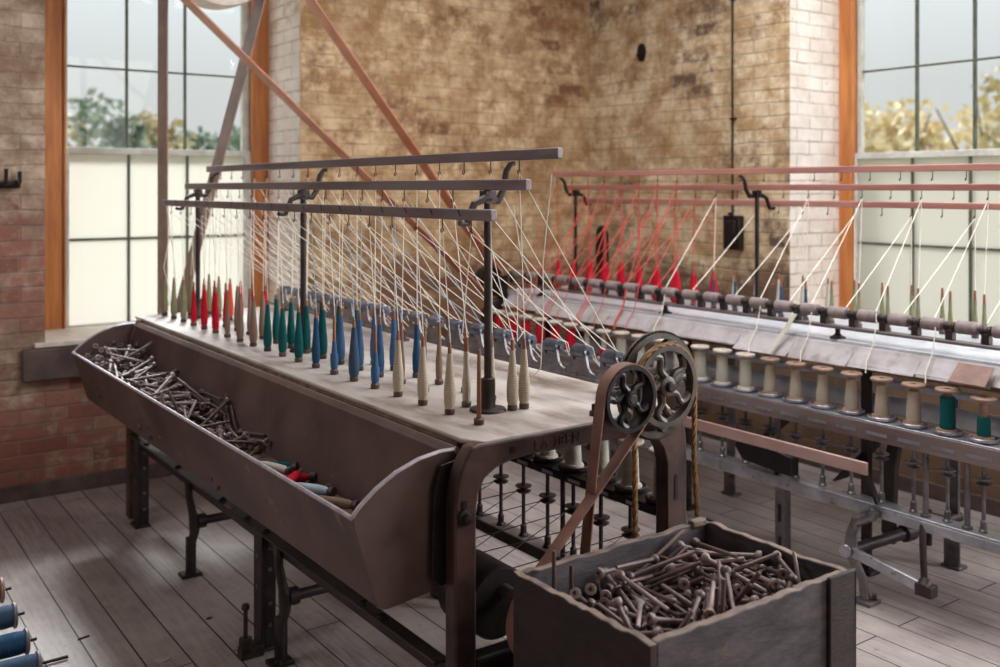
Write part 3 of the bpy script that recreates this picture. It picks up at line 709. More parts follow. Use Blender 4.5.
for r, lst in enumerate((A, B, Cc)):
    for k, kd in enumerate(lst):
        x = (1.40, 1.497, 1.588)[r]; y = ROWY[r]+k*PIT
        if r == 1 and k == 0: x, y = 1.563, 2.095
        if r == 1: y += .035
        if r == 1 and k == 1: x, y = 1.485, 2.235
        if r == 2 and k == 0: x = 1.60
        for py in (2.165, 3.343, 4.50):
            if abs(y-py) < .035 and abs(x-1.507) < .03: y = py+.075
        y = min(y, 4.69)
        if r == 2 and k > 0: y += random.uniform(-.008, .008)
        place_cop(kd, (x, y, TZ+.0006), random.random()*6, '%s, %s from wheels, %s row, near table' % (WORDS[kd], ORD[k], RN[r]), 'yarn cops on the near table')
        cops1.append((r, k, kd, V((x, y, TZ+.188))))

# ------------------------------------------------------------------ yarn spools
def spool(fmat, ymat, h=.140, rf=.040, rb=.0255, fill=1.0, taper=.78):
    root = bpy.data.objects.new('yarn_spool', None); COL.objects.link(root); W[root.name] = V((0, 0, 0)); root.empty_display_size = .02
    MB().lathe([(.013, h-.024), (.016, h-.018), (.026, h-.012), (rf-.004, h-.012), (rf, h-.009), (rf, h-.003), (rf-.004, h), (.011, h), (.010, h-.006), (0, h-.006)], n=20).build('top_flange', fmat, root)
    MB().lathe([(.0, 0), (rf*.82, 0), (rf*.86, .004), (rf*.82, .010), (.014, .012), (.013, h-.02)], n=18).build('spool_barrel', fmat, root)
    if fill > 0:
        t = .013+(h-.026-.013)*fill
        MB().lathe([(rb*.96, .0115), (rb, .018), (rb*(1+(taper-1)*.5), .012+(t-.012)*.5), (rb*taper, t-.004), (rb*taper*.8, t)], n=18).build('spool_yarn', ymat, root)
    return root
SPROTO = {}
def place_spool(key, args, loc, rot, label, group):
    if key in SPROTO: r = dup(SPROTO[key], V(loc), rot, label, group)
    else:
        r = SPROTO[key] = spool(*args); r.location = V(loc); r.rotation_euler = rot; tag(r, label, 'spool', group)
    r['category'] = 'spool'
    return r
for k, y in enumerate(SP1[:9]):
    place_spool('cream', ('flange', 'ywhite', .140, .040, .026, 1.0, .85), (SX, y, .6265), (0, 0, k*1.3), 'cream yarn spool under the near table, %s from the wheel end' % ORD[k], 'cream spools under the near table')

# ------------------------------------------------------------------ threads of the near machine
def thread(pts, r, mat, label, group):
    o = MB(); q = []
    for a, b in zip(pts, pts[1:]):
        a, b = V(a), V(b); L = (b-a).length; n = max(1, int(L/.09)); sag = .006*L
        for i in range(n):
            t = i/n; p = a.lerp(b, t); p.z -= 0 if abs((b-a).normalized().z) > .9 else sag*4*t*(1-t); q.append(p)
    q.append(V(pts[-1]))
    o.tube(q, r, 5)
    return tag(o.build('yarn_thread', mat), label, 'thread', group)
hk = {(r, k): p for r, k, p in hooks1}
WX = bmx-.010
for r, k, kd, tip in cops1:
    if (r, k) not in hk: continue
    if kd == 'bare' and r: continue
    h = hk[(r, k)]; wob = random.uniform(-.03, .03)
    yr = min(4.5, max(2.10, h.y+(.02, -.015, -.05)[r]+wob))
    start = tip+V((.004, .004, -.03)) if not (r == 0 and k == 0) else V((1.42, 2.16, TZ+.19))
    pts = [start, tip+V((.002, 0, .004)), h, (WX, yr, 1.0345), (WX+.019, yr, 1.026), (WX+.026, yr-.006, .99), (2.0, yr-.03, .914), (SX+.035, yr-.03, .775)]
    if r == 0 and k == 0: pts = [start]+pts[2:]
    m_ = 'th_blue' if (kd in ('blue', 'blue_half', 'slate', 'navy') and k % 2) else 'th_white'
    thread(pts, .0014, m_, 'pale thread from %s hook of the %s creel bar down to the near rollers' % (ORD[k], ('lowest', 'middle', 'top')[r]), 'pale threads of the near machine')
# slack ends hanging from the last hooks at the near end
thread([(1.61, 2.02, 1.535), (1.612, 2.06, 1.3), (1.606, 2.05, 1.18), (1.612, 2.07, 1.02), (1.60, 2.10, .99)], .0015, 'th_white', 'slack cream thread hanging from the near end of the top creel bar', 'slack thread ends')
thread([(1.507, 2.05, 1.455), (1.53, 2.05, 1.33), (1.556, 2.04, 1.27), (1.560, 2.04, 1.23), (1.545, 2.05, 1.20), (1.528, 2.06, 1.24), (1.535, 2.07, 1.10), (1.571, 2.09, 1.12)], .0015, 'th_white', 'slack looped thread end beside the near creel post', 'slack thread ends')
thread([(1.401, 4.60, 1.415), (1.415, 4.64, 1.25), (1.40, 4.66, 1.13), (1.43, 4.66, 1.0), (1.42, 4.67, .93)], .0022, 'th_white', 'slack thread hanging at the window end of the lowest creel bar', 'slack thread ends')
thread([(1.401, 4.62, 1.415), (1.44, 4.65, 1.2), (1.455, 4.66, 1.05), (1.43, 4.665, .95)], .0022, 'th_white', 'second slack thread at the window end of the lowest creel bar', 'slack thread ends')

# ================================================================== THE SECOND MACHINE (against the far wall)
m2 = thing('twisting_frame', (3.55, 2.7, 0), 'far iron twisting frame against the right wall with red-brown creel bars and steel spool rail', 'textile machine')
Y0, Y1 = 1.15, 4.66
MB().box(3.335, 3.97, Y0, Y1, .878, TZ).build('table_top', 'tin_top', m2, bevel=.004)
gs = MB()
gs.sheet([(3.333, .893), (3.318, .890), (3.308, .876), (3.262, .834)], Y0, 4.55, 'y', .004)
gs.build('guard_sheet', 'paper', m2)
o = MB()
for k in range(12):     # ragged tin strips lapped along the sheet's lower edge
    ya = 4.5-k*.277; w = .272
    x_ = 3.262+random.uniform(-.014, .004); z_ = .832-(3.262-x_)*.7
    o.quadbox([(x_, ya-w, z_-.004), (3.302, ya-w, .869), (3.302, ya, .869), (x_+random.uniform(-.008, .008), ya, z_-.004), (x_, ya-w, z_), (3.302, ya-w, .874), (3.302, ya, .874), (x_+.004, ya, z_)])
o.build('lapped_strip', 'paper', m2, flat=True)
MB().box(3.335, 3.375, Y0, 4.6, .80, .8775).build('table_rail', 'brown_rail', m2, bevel=.004)
MB().box(3.955, 3.985, Y0, 4.6, .80, .8775).build('table_rail', 'brown_rail', m2, bevel=.004)
B2 = 3.365
MB().box(B2-.03, B2+.014, 1.2, 4.6, .945, .957).build('roller_beam', 'creel', m2, bevel=.002)
NR2 = 25; y2 = 1.30; P2 = .1325
for k in range(NR2+1):
    y = y2+k*P2-.028
    MB().box(B2-.014, B2+.014, y-.014, y+.014, .957, .994).lathe([(.0145, -.021), (.018, -.019), (.018, -.008), (.013, -.006), (.013, .006), (.018, .008), (.018, .019), (.0145, .021)], (B2, y, 1.004), (0, 1, 0), 12).build('roller_bracket', 'iron', m2, bevel=.002)
for k in range(NR2): roller(y2+k*P2, B2, m2, 'leather_roller', .078, .024, 1.006)
for y in (1.45, 2.40, 3.35, 4.30):
    MB().lathe([(.032, 0), (.030, .006), (.016, .012), (.010, .02), (.010, .04)], (B2-.005, y, TZ+.0005)).build('beam_support', 'dark_iron', m2)
RAILS2 = ((3.80, 1.428), (3.70, 1.503), (3.60, 1.578))
for y in (1.75, 3.087, 4.42): creel_post(m2, 3.70, y, 1, 1.503, RAILS2[0], RAILS2[2], 'dark_iron')
hooks2 = []
for r, (x, z) in enumerate(RAILS2):
    rl = MB().box(x-.010, x+.010, 1.25, 4.50, z-.0135, z+.0135).build('creel_bar', 'creel_red', m2, bevel=.003)
    for k in range(23):
        y = 1.40+r*.03+k*PIT
        if y < 4.47: hook((x, y, z-.0135), rl); hooks2.append((r, k, V((x, y, z-.0475))))
X2 = 3.22; ZC, ZL = .655, .355
MB().box(X2-.05, X2+.05, 1.2, 4.62, .645, .655).build('spool_rail', 'steel', m2, bevel=.002)
MB().box(X2-.052, X2-.044, 1.2, 4.62, .585, .648).build('spool_rail_face', 'rail_face', m2, bevel=.002)
for k in range(26): MB().box(X2-.054, X2-.0515, 1.30+k*.1265, 1.385+k*.1265, .606, .618).build('rail_slot', 'steel', m2, flat=True)
MB().box(X2-.045, X2+.03, 1.2, 4.62, ZL-.010, ZL).box(X2-.045, X2-.038, 1.2, 4.62, ZL-.045, ZL-.010).build('spindle_rail', 'steel', m2, bevel=.002)
PS = .1265; SP2 = [1.735+k*PS for k in range(23)]
for y in SP2: spool_place(m2, X2, y, ZC, ZL, 'steel', 'grey_iron')
for y in (1.785, 1.935, 2.57, 3.6): MB().lathe([(.018, 0), (.018, .006), (.010, .010), (.010, .285)], (X2-.012, y, ZL), n=10).build('rail_stay', 'grey_iron', m2)
# faded flat bar in front, its brackets and the dark casing behind
MB().box(3.092, 3.104, 2.09, 3.75, .478, .524).build('front_bar', 'pink_bar', m2, bevel=.003)
for y in (2.11, 2.56, 3.5): MB().bar((3.108, y, .50), (3.19, y, .36), .02, .012, up=(0, 1, 0)).build('bar_bracket', 'dark_iron', m2)
MB().prism([(2.44, .385), (2.68, .40), (2.72, .45), (2.70, .50), (2.44, .46)], 3.12, 3.17, 'x').build('gear_casing', 'dark_iron', m2, bevel=.004)
for y in (2.30, 2.75): MB().prism([(3.20, .39), (3.28, .39), (3.62, .53), (3.62, .57)], y, y+.012, 'y').build('brace_plate', 'dark_iron', m2)
# rollers behind the spools
MB().cyl((3.47, 1.18, .655), (3.47, 4.55, .655), .036, n=18).build('tin_cylinder', 'pale_pipe', m2)
MB().cyl((3.47, 1.18, .740), (3.47, 4.55, .740), .016, n=12).build('guide_rod', 'pale_pipe', m2)
for y, x in ((2.56, 3.225), (3.55, 3.225)):
    lg = MB().box(x-.02, x-.010, y-.024, y+.024, 0, ZL-.046).box(x-.010, x+.02, y-.024, y-.015, 0, ZL-.046).box(x-.04, x+.04, y-.045, y+.045, 0, .012).build('leg', 'grey_iron', m2, bevel=.002)
    o = MB()
    for z in (.20, .07): o.prism([(y-.008, z-.035), (y+.008, z-.035), (y+.008, z+.035), (y-.008, z+.035)], x-.0215, x-.020, 'x')
    o.build('slot', 'dark_iron', lg, flat=True)
for y in (2.30, 3.25, 4.3): MB().box(3.39, 3.415, y-.018, y+.018, 0, .80).box(3.37, 3.44, y-.04, y+.04, 0, .012).build('leg', 'iron', m2, bevel=.003)
for y in (2.13, 3.27, 4.3): MB().box(3.72, 3.735, y-.024, y+.024, 0, .878).box(3.70, 3.76, y-.04, y+.04, 0, .012).box(3.712, 3.72, y-.034, y+.034, .0, .12).build('leg', 'grey_iron', m2, bevel=.003)
# curved casting, cross shaft, swinging arm and its rod
o = MB(); o.tube([(3.16, 2.10, .345), (3.155, 2.11, .32), (3.145, 2.165, .29), (3.14, 2.185, .24), (3.14, 2.188, .17), (3.145, 2.17, .13), (3.15, 2.145, .08), (3.15, 2.135, .012)], [.020, .021, .022, .020, .026, .018, .017, .018], 10)
o.box(3.115, 3.19, 2.095, 2.165, 0, .014); o.cyl((3.17, 2.11, .014), (3.17, 2.11, .035), .009, n=6)
o.build('curved_leg', 'grey_iron', m2, bevel=.002)
MB().cyl((3.12, 2.185, .178), (3.75, 2.12, .20), .021).lathe([(.032, 0), (.032, .05)], (3.42, 2.154, .188), (.99, -.1, .03), 12).build('cross_shaft', 'iron', m2)
MB().bar((3.13, 2.19, .178), (3.10, 1.885, .150), .018, .036).cyl((3.145, 2.195, .178), (3.105, 2.19, .178), .024, n=14).build('swing_arm', 'steel', m2, bevel=.003)
o = MB().cyl((3.12, 1.88, .16), (3.085, 1.872, .145), .026, n=12).box(3.08, 3.125, 1.84, 1.90, .125, .165)
o.tube([(3.19, 1.935, .345), (3.165, 1.92, .27), (3.125, 1.89, .17)], .012, 10); o.build('arm_clamp', 'iron', m2, bevel=.003)
MB().prism([(2.20, .13), (2.25, .17), (2.24, .45), (2.20, .60), (2.16, .60), (2.19, .42)], 3.42, 3.45, 'x').build('lever', 'iron', m2, bevel=.004)
MB().box(3.52, 3.60, 2.09, 2.18, .18, .24).cyl((3.56, 2.135, .12), (3.56, 2.135, .26), .012).build('shaft_bearing', 'iron', m2, bevel=.004)
# far end frame and its belt pulley
MB().prism([(3.19, 0), (3.19, .80), (3.25, .86), (3.34, .877), (3.95, .877), (3.97, .80), (3.97, 0), (3.90, 0), (3.90, .76), (3.84, .82), (3.32, .82), (3.26, .76), (3.26, 0)], 4.60, 4.655, 'y').build('end_frame', 'iron', m2, bevel=.005)
MB().prism([(3.19, 0), (3.19, .80), (3.25, .86), (3.34, .877), (3.95, .877), (3.97, .80), (3.97, 0), (3.90, 0), (3.90, .76), (3.84, .82), (3.32, .82), (3.26, .76), (3.26, 0)], 1.15, 1.20, 'y').build('end_frame', 'iron', m2, bevel=.005)
MB().box(B2-.03, B2+.03, 1.19, 1.225, .906, .99).build('beam_bearing', 'grey_iron', m2, bevel=.004)
PC2 = (3.30, 4.74, .965)
wheel(m2, PC2, .075, .06, .012, 4, 'dark_iron', .022, 1, 'belt_pulley', spoke_w=.012)
MB().cyl((3.30, 4.56, .965), (3.30, 4.80, .965), .014).box(3.27, 3.33, 4.58, 4.655, .877, 1.0).build('wheel_bearing', 'dark_iron', m2, bevel=.003)

# spools of the second machine
def spool_kind(k, y):
    if k == 0: return 'teal_low', ('flange_brown', 'yteal', .140, .041, .022, .62, .95), 'half-wound teal spool with brown flange'
    if k == 1: return 'teal_full', ('flange_brown', 'yteal', .148, .042, .0255, 1.0, .96), 'full teal spool with brown flange'
    if k == 2: return 'beige_fat', ('flange_brown', 'ybeige', .145, .042, .0255, 1.0, .82), 'plump beige spool'
    if k < 8: return 'beige_cone', ('flange_brown' if k < 5 else 'flange', 'ybeige', .146, .040, .0255, 1.0, .70), 'tapered beige spool'
    if y < 3.58: return 'white', ('flange', 'ywhite', .148, .041, .026, 1.0, .9), 'straight cream spool with pale flange'
    if y < 3.84: return 'red_low', ('flange', 'yred', .142, .038, .020, .35, .95), 'nearly empty red spool'
    return 'red', ('flange', 'yred', .146, .041, .0265, 1.0, .95), 'full red spool with pale flange'
for k, y in enumerate(SP2):
    key, args, wd = spool_kind(k, y)
    place_spool(key, args, (X2, y, ZC+.0085), (0, 0, k*.9), '%s on the far steel rail, %s from the right' % (wd, ORD[k]), 'spools on the far machine')

# cops of the second machine: red toward the corner, cream and blue toward the window
cops2 = []
for r, x in enumerate((3.80, 3.70, 3.63)):
    for k in range(23):
        y = 1.40+r*.045+k*PIT
        if y > 4.55 or (r == 2 and y < 3.42) or any(abs(y-py) < .05 and r == 1 for py in (1.75, 3.087, 4.42)): continue
        if y > 3.42: kd = 'short_red'
        elif r == 2: kd = ('white', 'white', 'navy2')[k % 3]
        elif y < 2.75: kd = 'olive_thin'
        elif r == 1: kd = 'navy2'
        else: kd = 'white'
        if r == 1 and y > 3.42 and k % 3 == 0: kd = 'red_small'
        place_cop(kd, (x, y, TZ+.0006), k*.7, '%s, %s from right, %s row, far table' % (WORDS[kd], ORD[k], ('wall-side', 'middle', 'roller-side')[r]), 'yarn cops on the far table')
        cops2.append((r, k, kd, V((x, y, TZ+.188))))
hk2 = {(r, k): p for r, k, p in hooks2}
for r, k, kd, tip in cops2:
    if (r, k) not in hk2: continue
    if 'red' not in kd and (k+r) % 2 == 0: continue
    h = hk2[(r, k)]; red = 'red' in kd
    yr = max(1.3, h.y+random.uniform(-.04, .04))
    yy = yr-.02
    pts = [tip+V((.004, 0, -.03)), tip+V((.001, 0, .004)), h, (B2, yr, 1.031)]
    if k % 2 == 0 or r == 2: pts += [(B2-.03, yy, .985), (3.313, yy, .905), (3.256, yy-.01, .850), (3.238, yy-.02, .812)]
    thread(pts, .0021, 'th_red' if red else 'th_white', '%s thread from %s hook of the %s creel bar to the far rollers' % ('red' if red else 'cream', ORD[k], ('lowest', 'middle', 'top')[r]), '%s threads of the far machine' % ('red' if red else 'cream'))
# bits left on the second machine
o = MB(); o.quadbox([(3.20, 1.72, .836), (3.285, 1.735, .889), (3.285, 1.86, .889), (3.20, 1.85, .836), (3.20, 1.72, .842), (3.285, 1.735, .895), (3.285, 1.86, .895), (3.20, 1.85, .842)])
tag(o.build('leather_scrap', 'leather', flat=True, bevel=.001), 'brown leather scrap lying on the sheet above the teal spools', 'scrap')
o = MB(); o.strip([(3.334, 2.585, .985), (3.30, 2.60, .93), (3.262, 2.62, .875), (3.235, 2.625, .845)], (0, 1, .1), .022, .002)
tag(o.build('cloth_strip', 'ywhite'), 'cream cloth strip dangling from the far rollers onto the sheet', 'cloth strip')

# ================================================================== CRATE OF BOBBINS
X0, X1, YA, YB, ZT = 1.300, 1.918, 1.338, 1.770, .648
cr = thing('wooden_crate', ((X0+X1)/2, (YA+YB)/2, 0), 'worn dark wooden crate full of bare bobbins in front of the near machine', 'crate')
T = .020
def wavy(a, b, n, amp, seed):
    rr = random.Random(seed); return [(a+(b-a)*i/n, ZT-amp*rr.random()) for i in range(n+1)]
MB().prism([(YA, 0), (YB, 0)]+wavy(YB, YA, 22, .006, 1), X0, X0+T, 'x').build('side_panel', 'crate_dark', cr, bevel=.003)  # left panel: its shade is painted in with the darker board colour
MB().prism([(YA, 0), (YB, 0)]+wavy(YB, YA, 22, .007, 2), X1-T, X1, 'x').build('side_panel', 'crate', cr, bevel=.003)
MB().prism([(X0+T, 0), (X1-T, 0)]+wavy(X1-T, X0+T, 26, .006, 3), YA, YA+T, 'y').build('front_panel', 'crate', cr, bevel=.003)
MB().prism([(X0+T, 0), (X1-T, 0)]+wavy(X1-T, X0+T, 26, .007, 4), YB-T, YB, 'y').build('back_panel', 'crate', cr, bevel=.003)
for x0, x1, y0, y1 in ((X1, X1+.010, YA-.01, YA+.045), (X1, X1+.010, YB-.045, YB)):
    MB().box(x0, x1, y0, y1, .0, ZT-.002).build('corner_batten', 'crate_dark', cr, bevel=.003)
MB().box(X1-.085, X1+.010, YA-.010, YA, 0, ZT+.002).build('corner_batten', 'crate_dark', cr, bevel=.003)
MB().box(X0+T, X1-T, YA+T, YB-T, .46, .48).build('crate_bottom', 'crate_dark', cr, flat=True)
MB().box(X1-.07, X1-.02, YB-.026, YB-.004, ZT-.012, ZT+.008).build('corner_block', 'crate_rim', cr, bevel=.005)

for p_ in cr.children:
    if 'panel' in p_.name:
        p_.data.materials.append(M['crate_rim'])
        for f in p_.data.polygons:
            if f.normal.z > .6: f.material_index = 1
# bobbins: a turned stick with a disc head
def bobbin_mesh(mat, n):
    return MB().lathe([(.0, -.09), (.0038, -.09), (.0047, -.086), (.0050, -.04), (.0056, .05), (.0062, .072), (.0115, .078), (.0128, .081), (.0128, .087), (.0115, .09), (.005, .09), (.0045, .084), (0, .084)], n=n).build('wooden_bobbin', mat, at=(0, 0, 0))
def quat_obj(o, row, dz=0):
    o.location = (row[0], row[1], row[2]+dz); o.rotation_mode = 'QUATERNION'; o.rotation_quaternion = row[3:]
def heap(rows, hidden, mats, label, group, dz, stuffname, stufflabel, special):
    protos = {}
    for i, row in enumerate(rows):
        m_ = mats[i % len(mats)]
        if m_ in protos: o = protos[m_].copy(); COL.objects.link(o)
        else: o = protos[m_] = bobbin_mesh(m_, 12)
        quat_obj(o, row, dz); tag(o, special.get(i, label), 'bobbin', group)
    if hidden:
        src = list(protos.values())[0].data; sb = bmesh.new()
        for row in hidden:
            k = len(sb.verts); sb.from_mesh(src); sb.verts.ensure_lookup_table()
            mtx = Matrix.Translation((row[0], row[1], row[2]+dz)) @ Quaternion(row[3:]).to_matrix().to_4x4()
            bmesh.ops.transform(sb, matrix=mtx, verts=sb.verts[k:])
        me = bpy.data.meshes.new(stuffname); sb.to_mesh(me); sb.free(); me.materials.append(M[mats[0]])
        o = bpy.data.objects.new(stuffname, me); COL.objects.link(o); tag(o, stufflabel, 'bobbins'); o['kind'] = 'stuff'
def dec(s): return [[int(a)/1000.0 for a in r.split(',')] for r in s.split(';')]
CRATE_TOP = dec("1631,1629,634,54,-645,544,533;1521,1654,612,694,-478,416,341;1499,1534,614,641,-166,716,221;1492,1414,649,433,-639,30,-635;1831,1629,643,482,76,679,-549;1569,1515,601,82,497,-386,773;1461,1704,560,280,-511,-545,603;1416,1558,598,712,-126,-540,-432;1435,1641,578,589,-579,76,559;1525,1592,637,617,-527,426,400;1651,1662,625,4,-397,727,559;1443,1676,627,526,517,117,-665;1622,1501,561,769,-632,-10,97;1739,1633,630,619,739,63,259;1397,1664,575,635,663,397,-3;1881,1470,546,598,578,382,-404;1440,1513,634,488,-47,757,431;1688,1567,610,531,-699,260,-402;1492,1624,576,281,-184,-633,698;1704,1492,557,226,30,737,-636;1776,1609,672,614,-752,-85,-225;1383,1505,612,757,611,45,225;1720,1733,639,470,-393,-739,280;1529,1366,648,1,-555,831,24;1835,1664,631,643,-654,-65,393;1754,1408,612,846,-115,521,2;1467,1576,607,791,-340,-508,-25;1659,1486,656,514,761,-141,-370;1768,1734,565,541,439,629,344;1674,1627,619,622,612,6,-488;1695,1543,635,26,111,642,-758;1572,1432,665,466,-114,-694,537;1838,1503,644,788,555,-267,-28;1625,1426,656,780,-340,487,198;1581,1620,596,747,334,571,-65;1790,1496,616,224,-641,-184,710;1523,1469,615,525,395,-465,-593;1820,1470,585,535,-109,649,530;1848,1418,620,357,443,-809,146;1628,1376,610,391,-616,-261,632;1654,1420,660,78,-409,-838,-354;1376,1454,616,554,-72,-271,-784;1645,1656,650,246,-777,-87,572;1833,1554,612,288,-675,348,583;1873,1438,623,817,-471,199,267;1466,1674,633,368,-88,860,343;1586,1398,587,153,-640,-177,732;1577,1490,628,609,723,272,-179;1477,1391,565,266,-596,-462,600;1427,1426,610,687,171,607,-361;1860,1618,606,432,104,-524,727;1745,1512,647,300,-52,-602,-738;1399,1390,620,95,-924,258,266;1598,1688,654,268,-760,117,-581;1735,1599,651,625,-528,-571,-65;1385,1730,626,0,334,942,0;1568,1705,643,189,-593,-277,732;1714,1391,619,710,278,537,362;1793,1534,651,598,-364,-714,10;1544,1654,610,561,-398,569,452;1548,1576,631,35,179,753,632;1804,1517,636,417,519,420,-617;1815,1418,612,617,-160,706,309;1733,1472,546,487,-294,-627,-533;1759,1443,599,657,96,-727,177;1665,1698,609,310,110,-913,-240;1428,1665,608,70,-393,-247,883;1815,1687,612,348,273,784,435;1561,1435,645,556,-31,709,434;1498,1678,613,421,-131,-580,686;1692,1542,613,157,-789,-101,-586;1766,1414,594,220,-521,-192,-802;1418,1517,610,375,382,707,-462;1632,1377,585,555,-355,-666,350;1558,1641,569,729,-399,540,132;1443,1413,581,313,402,486,710;1680,1639,590,23,818,-19,-574;1824,1574,582,438,-186,-529,703;1376,1524,581,375,534,563,-508;1682,1506,606,656,579,-190,444;1401,1449,578,801,457,302,-241;1430,1553,561,572,-218,591,-525;1884,1446,585,569,-657,-389,-304;1633,1653,608,442,118,760,-461;1501,1493,573,203,-713,13,-671;1814,1412,581,606,589,-243,-477;1802,1641,600,29,498,-360,-788;1676,1690,586,676,105,-695,223;1788,1469,570,235,437,-394,-774;1481,1409,603,596,-559,123,-563;1712,1600,584,704,692,-158,9;1543,1656,567,163,-521,-420,-725;1628,1390,565,481,-661,-380,433;1498,1694,586,686,-290,-668,-15;1830,1666,584,294,201,-649,-672;1562,1528,546,650,691,39,313;1660,1517,588,756,-460,-446,135;1509,1688,564,622,593,-478,-182;1356,1524,557,642,-527,372,414;1663,1557,546,483,-298,625,536;1472,1511,546,60,-317,615,-719;1720,1645,565,524,-733,3,-433;1804,1537,578,569,485,-499,-438;1400,1534,566,478,693,-341,419;1791,1450,546,722,-640,-264,-1;1674,1481,581,316,-656,66,683;1509,1559,567,667,402,530,337;1673,1662,556,490,-151,714,478;1762,1446,546,533,627,-294,486;1536,1695,546,468,617,315,549;1845,1656,560,245,-537,-522,-615;1733,1617,557,162,-498,-410,-747;1656,1514,564,622,758,-92,174;1683,1446,577,73,-629,250,732;1617,1443,571,519,159,772,-330;1473,1412,568,53,-589,-104,-800;1618,1610,546,679,691,34,-243;1454,1434,568,529,-635,186,-532;1585,1446,573,85,372,-438,-814;1776,1604,574,538,796,-10,276;1514,1551,546,64,208,-660,719;1805,1617,546,191,-425,547,-696;1538,1373,546,412,583,373,592;1685,1479,557,65,228,-700,673")
CRATE_LOW = dec("1450,1427,546,63,-660,208,-719;1619,1601,516,679,691,34,-243;1546,1673,516,468,617,315,549;1490,1517,516,60,-317,615,-719;1471,1445,516,63,-660,208,-719;1522,1667,534,622,593,-478,-182;1783,1607,516,191,-425,547,-696;1569,1531,516,650,691,39,313;1480,1681,530,280,-511,-545,603;1453,1553,531,572,-218,591,-525;1457,1627,548,589,-579,76,559;1527,1551,516,64,208,-660,719;1667,1645,526,490,-151,714,478;1451,1647,578,70,-393,-247,883;1622,1509,531,769,-632,-10,97;1708,1631,535,524,-733,3,-433;1424,1647,545,635,663,397,-3;1720,1607,527,162,-498,-410,-747;1850,1482,516,598,578,382,-404;1426,1536,536,478,693,-341,419;1658,1556,516,483,-298,625,536;1508,1613,546,281,-184,-633,698;1694,1501,527,226,30,737,-636;1757,1596,544,538,796,-10,276;1388,1528,527,642,-527,372,414;1708,1706,609,470,-393,-739,280;1547,1399,516,412,583,373,592;1522,1558,537,667,402,530,337;1818,1640,530,245,-537,-522,-615;1770,1465,516,722,-640,-264,-1;1701,1593,554,704,692,-158,9;1485,1572,577,791,-340,-508,-25;1406,1528,551,375,534,563,-508;1678,1489,527,65,228,-700,673;1750,1706,535,541,439,629,344;1672,1626,560,23,818,-19,-574;1745,1462,516,533,627,-294,486;1652,1520,534,622,758,-92,174;1589,1462,543,85,372,-438,-814;1791,1667,582,348,273,784,435;1782,1539,548,569,485,-499,-438;1669,1669,556,676,105,-695,223;1720,1483,516,487,-294,-627,-533;1618,1459,541,519,159,772,-330;1565,1628,539,729,-399,540,132;1441,1557,568,712,-126,-540,-432;1660,1676,579,310,110,-913,-240;1768,1481,540,235,437,-394,-774;1515,1502,543,203,-713,13,-671;1540,1394,618,1,-555,831,24;1655,1522,558,756,-460,-446,135;1796,1482,555,535,-109,649,530;1790,1433,551,606,589,-243,-477;1627,1414,535,481,-661,-380,433;1443,1522,580,375,382,707,-462;1675,1462,547,73,-629,250,732;1405,1468,586,554,-72,-271,-784;1632,1638,578,442,118,760,-461;1800,1570,552,438,-186,-529,703;1668,1491,551,316,-656,66,683;1852,1461,555,569,-657,-389,-304;1491,1433,538,53,-589,-104,-800;1743,1459,569,657,96,-727,177;1552,1640,537,163,-521,-420,-725;1748,1434,564,220,-521,-192,-802;1535,1481,585,525,395,-465,-593;1474,1451,538,529,-635,186,-532;1805,1648,554,294,201,-649,-672;1575,1520,571,82,497,-386,773;1792,1438,582,617,-160,706,309;1684,1543,583,157,-789,-101,-586;1674,1513,576,656,579,-190,444;1667,1615,589,622,612,6,-488;1513,1673,556,686,-290,-668,-15;1679,1564,580,531,-699,260,-402;1590,1421,557,153,-640,-177,732;1586,1610,566,747,334,571,-65;1484,1656,603,368,-88,860,343;1513,1536,584,641,-166,716,221;1630,1617,604,54,-645,544,533;1582,1499,598,609,723,272,-179;1807,1553,582,288,-675,348,583;1630,1403,555,555,-355,-666,350;1769,1504,586,224,-641,-184,710;1780,1627,570,29,498,-360,-788;1513,1658,583,421,-131,-580,686;1494,1415,535,266,-596,-462,600;1427,1464,548,801,457,302,-241;1464,1434,551,313,402,486,710;1647,1645,595,4,-397,727,559;1843,1455,593,817,-471,199,267;1821,1438,590,357,443,-809,146;1832,1608,576,432,104,-524,727;1627,1402,580,391,-616,-261,632;1725,1620,600,619,739,63,259;1498,1430,573,596,-559,123,-563;1642,1640,619,246,-777,-87,572;1650,1440,630,78,-409,-838,-354;1568,1452,615,556,-31,709,434;1507,1435,619,433,-639,30,-635;1686,1544,605,26,111,642,-758;1451,1445,580,687,171,607,-361;1465,1657,597,526,517,117,-665;1809,1647,601,643,-654,-65,393;1730,1518,617,300,-52,-602,-738;1806,1617,613,482,76,679,-549;1553,1638,580,561,-398,569,452;1782,1522,606,417,519,420,-617;1425,1414,590,95,-924,258,266;1578,1450,635,466,-114,-694,537;1812,1510,614,788,555,-267,-28;1738,1429,582,846,-115,521,2;1601,1667,624,268,-760,117,-581;1533,1639,582,694,-478,416,341;1721,1591,621,625,-528,-571,-65;1625,1444,626,780,-340,487,198;1536,1586,607,617,-527,426,400;1413,1703,596,0,334,942,0;1575,1682,613,189,-593,-277,732;1703,1415,589,710,278,537,362;1411,1512,582,757,611,45,225;1654,1495,626,514,761,-141,-370;1772,1536,621,598,-364,-714,10;1462,1518,604,488,-47,757,431;1556,1572,601,35,179,753,632;1757,1600,642,614,-752,-85,-225")
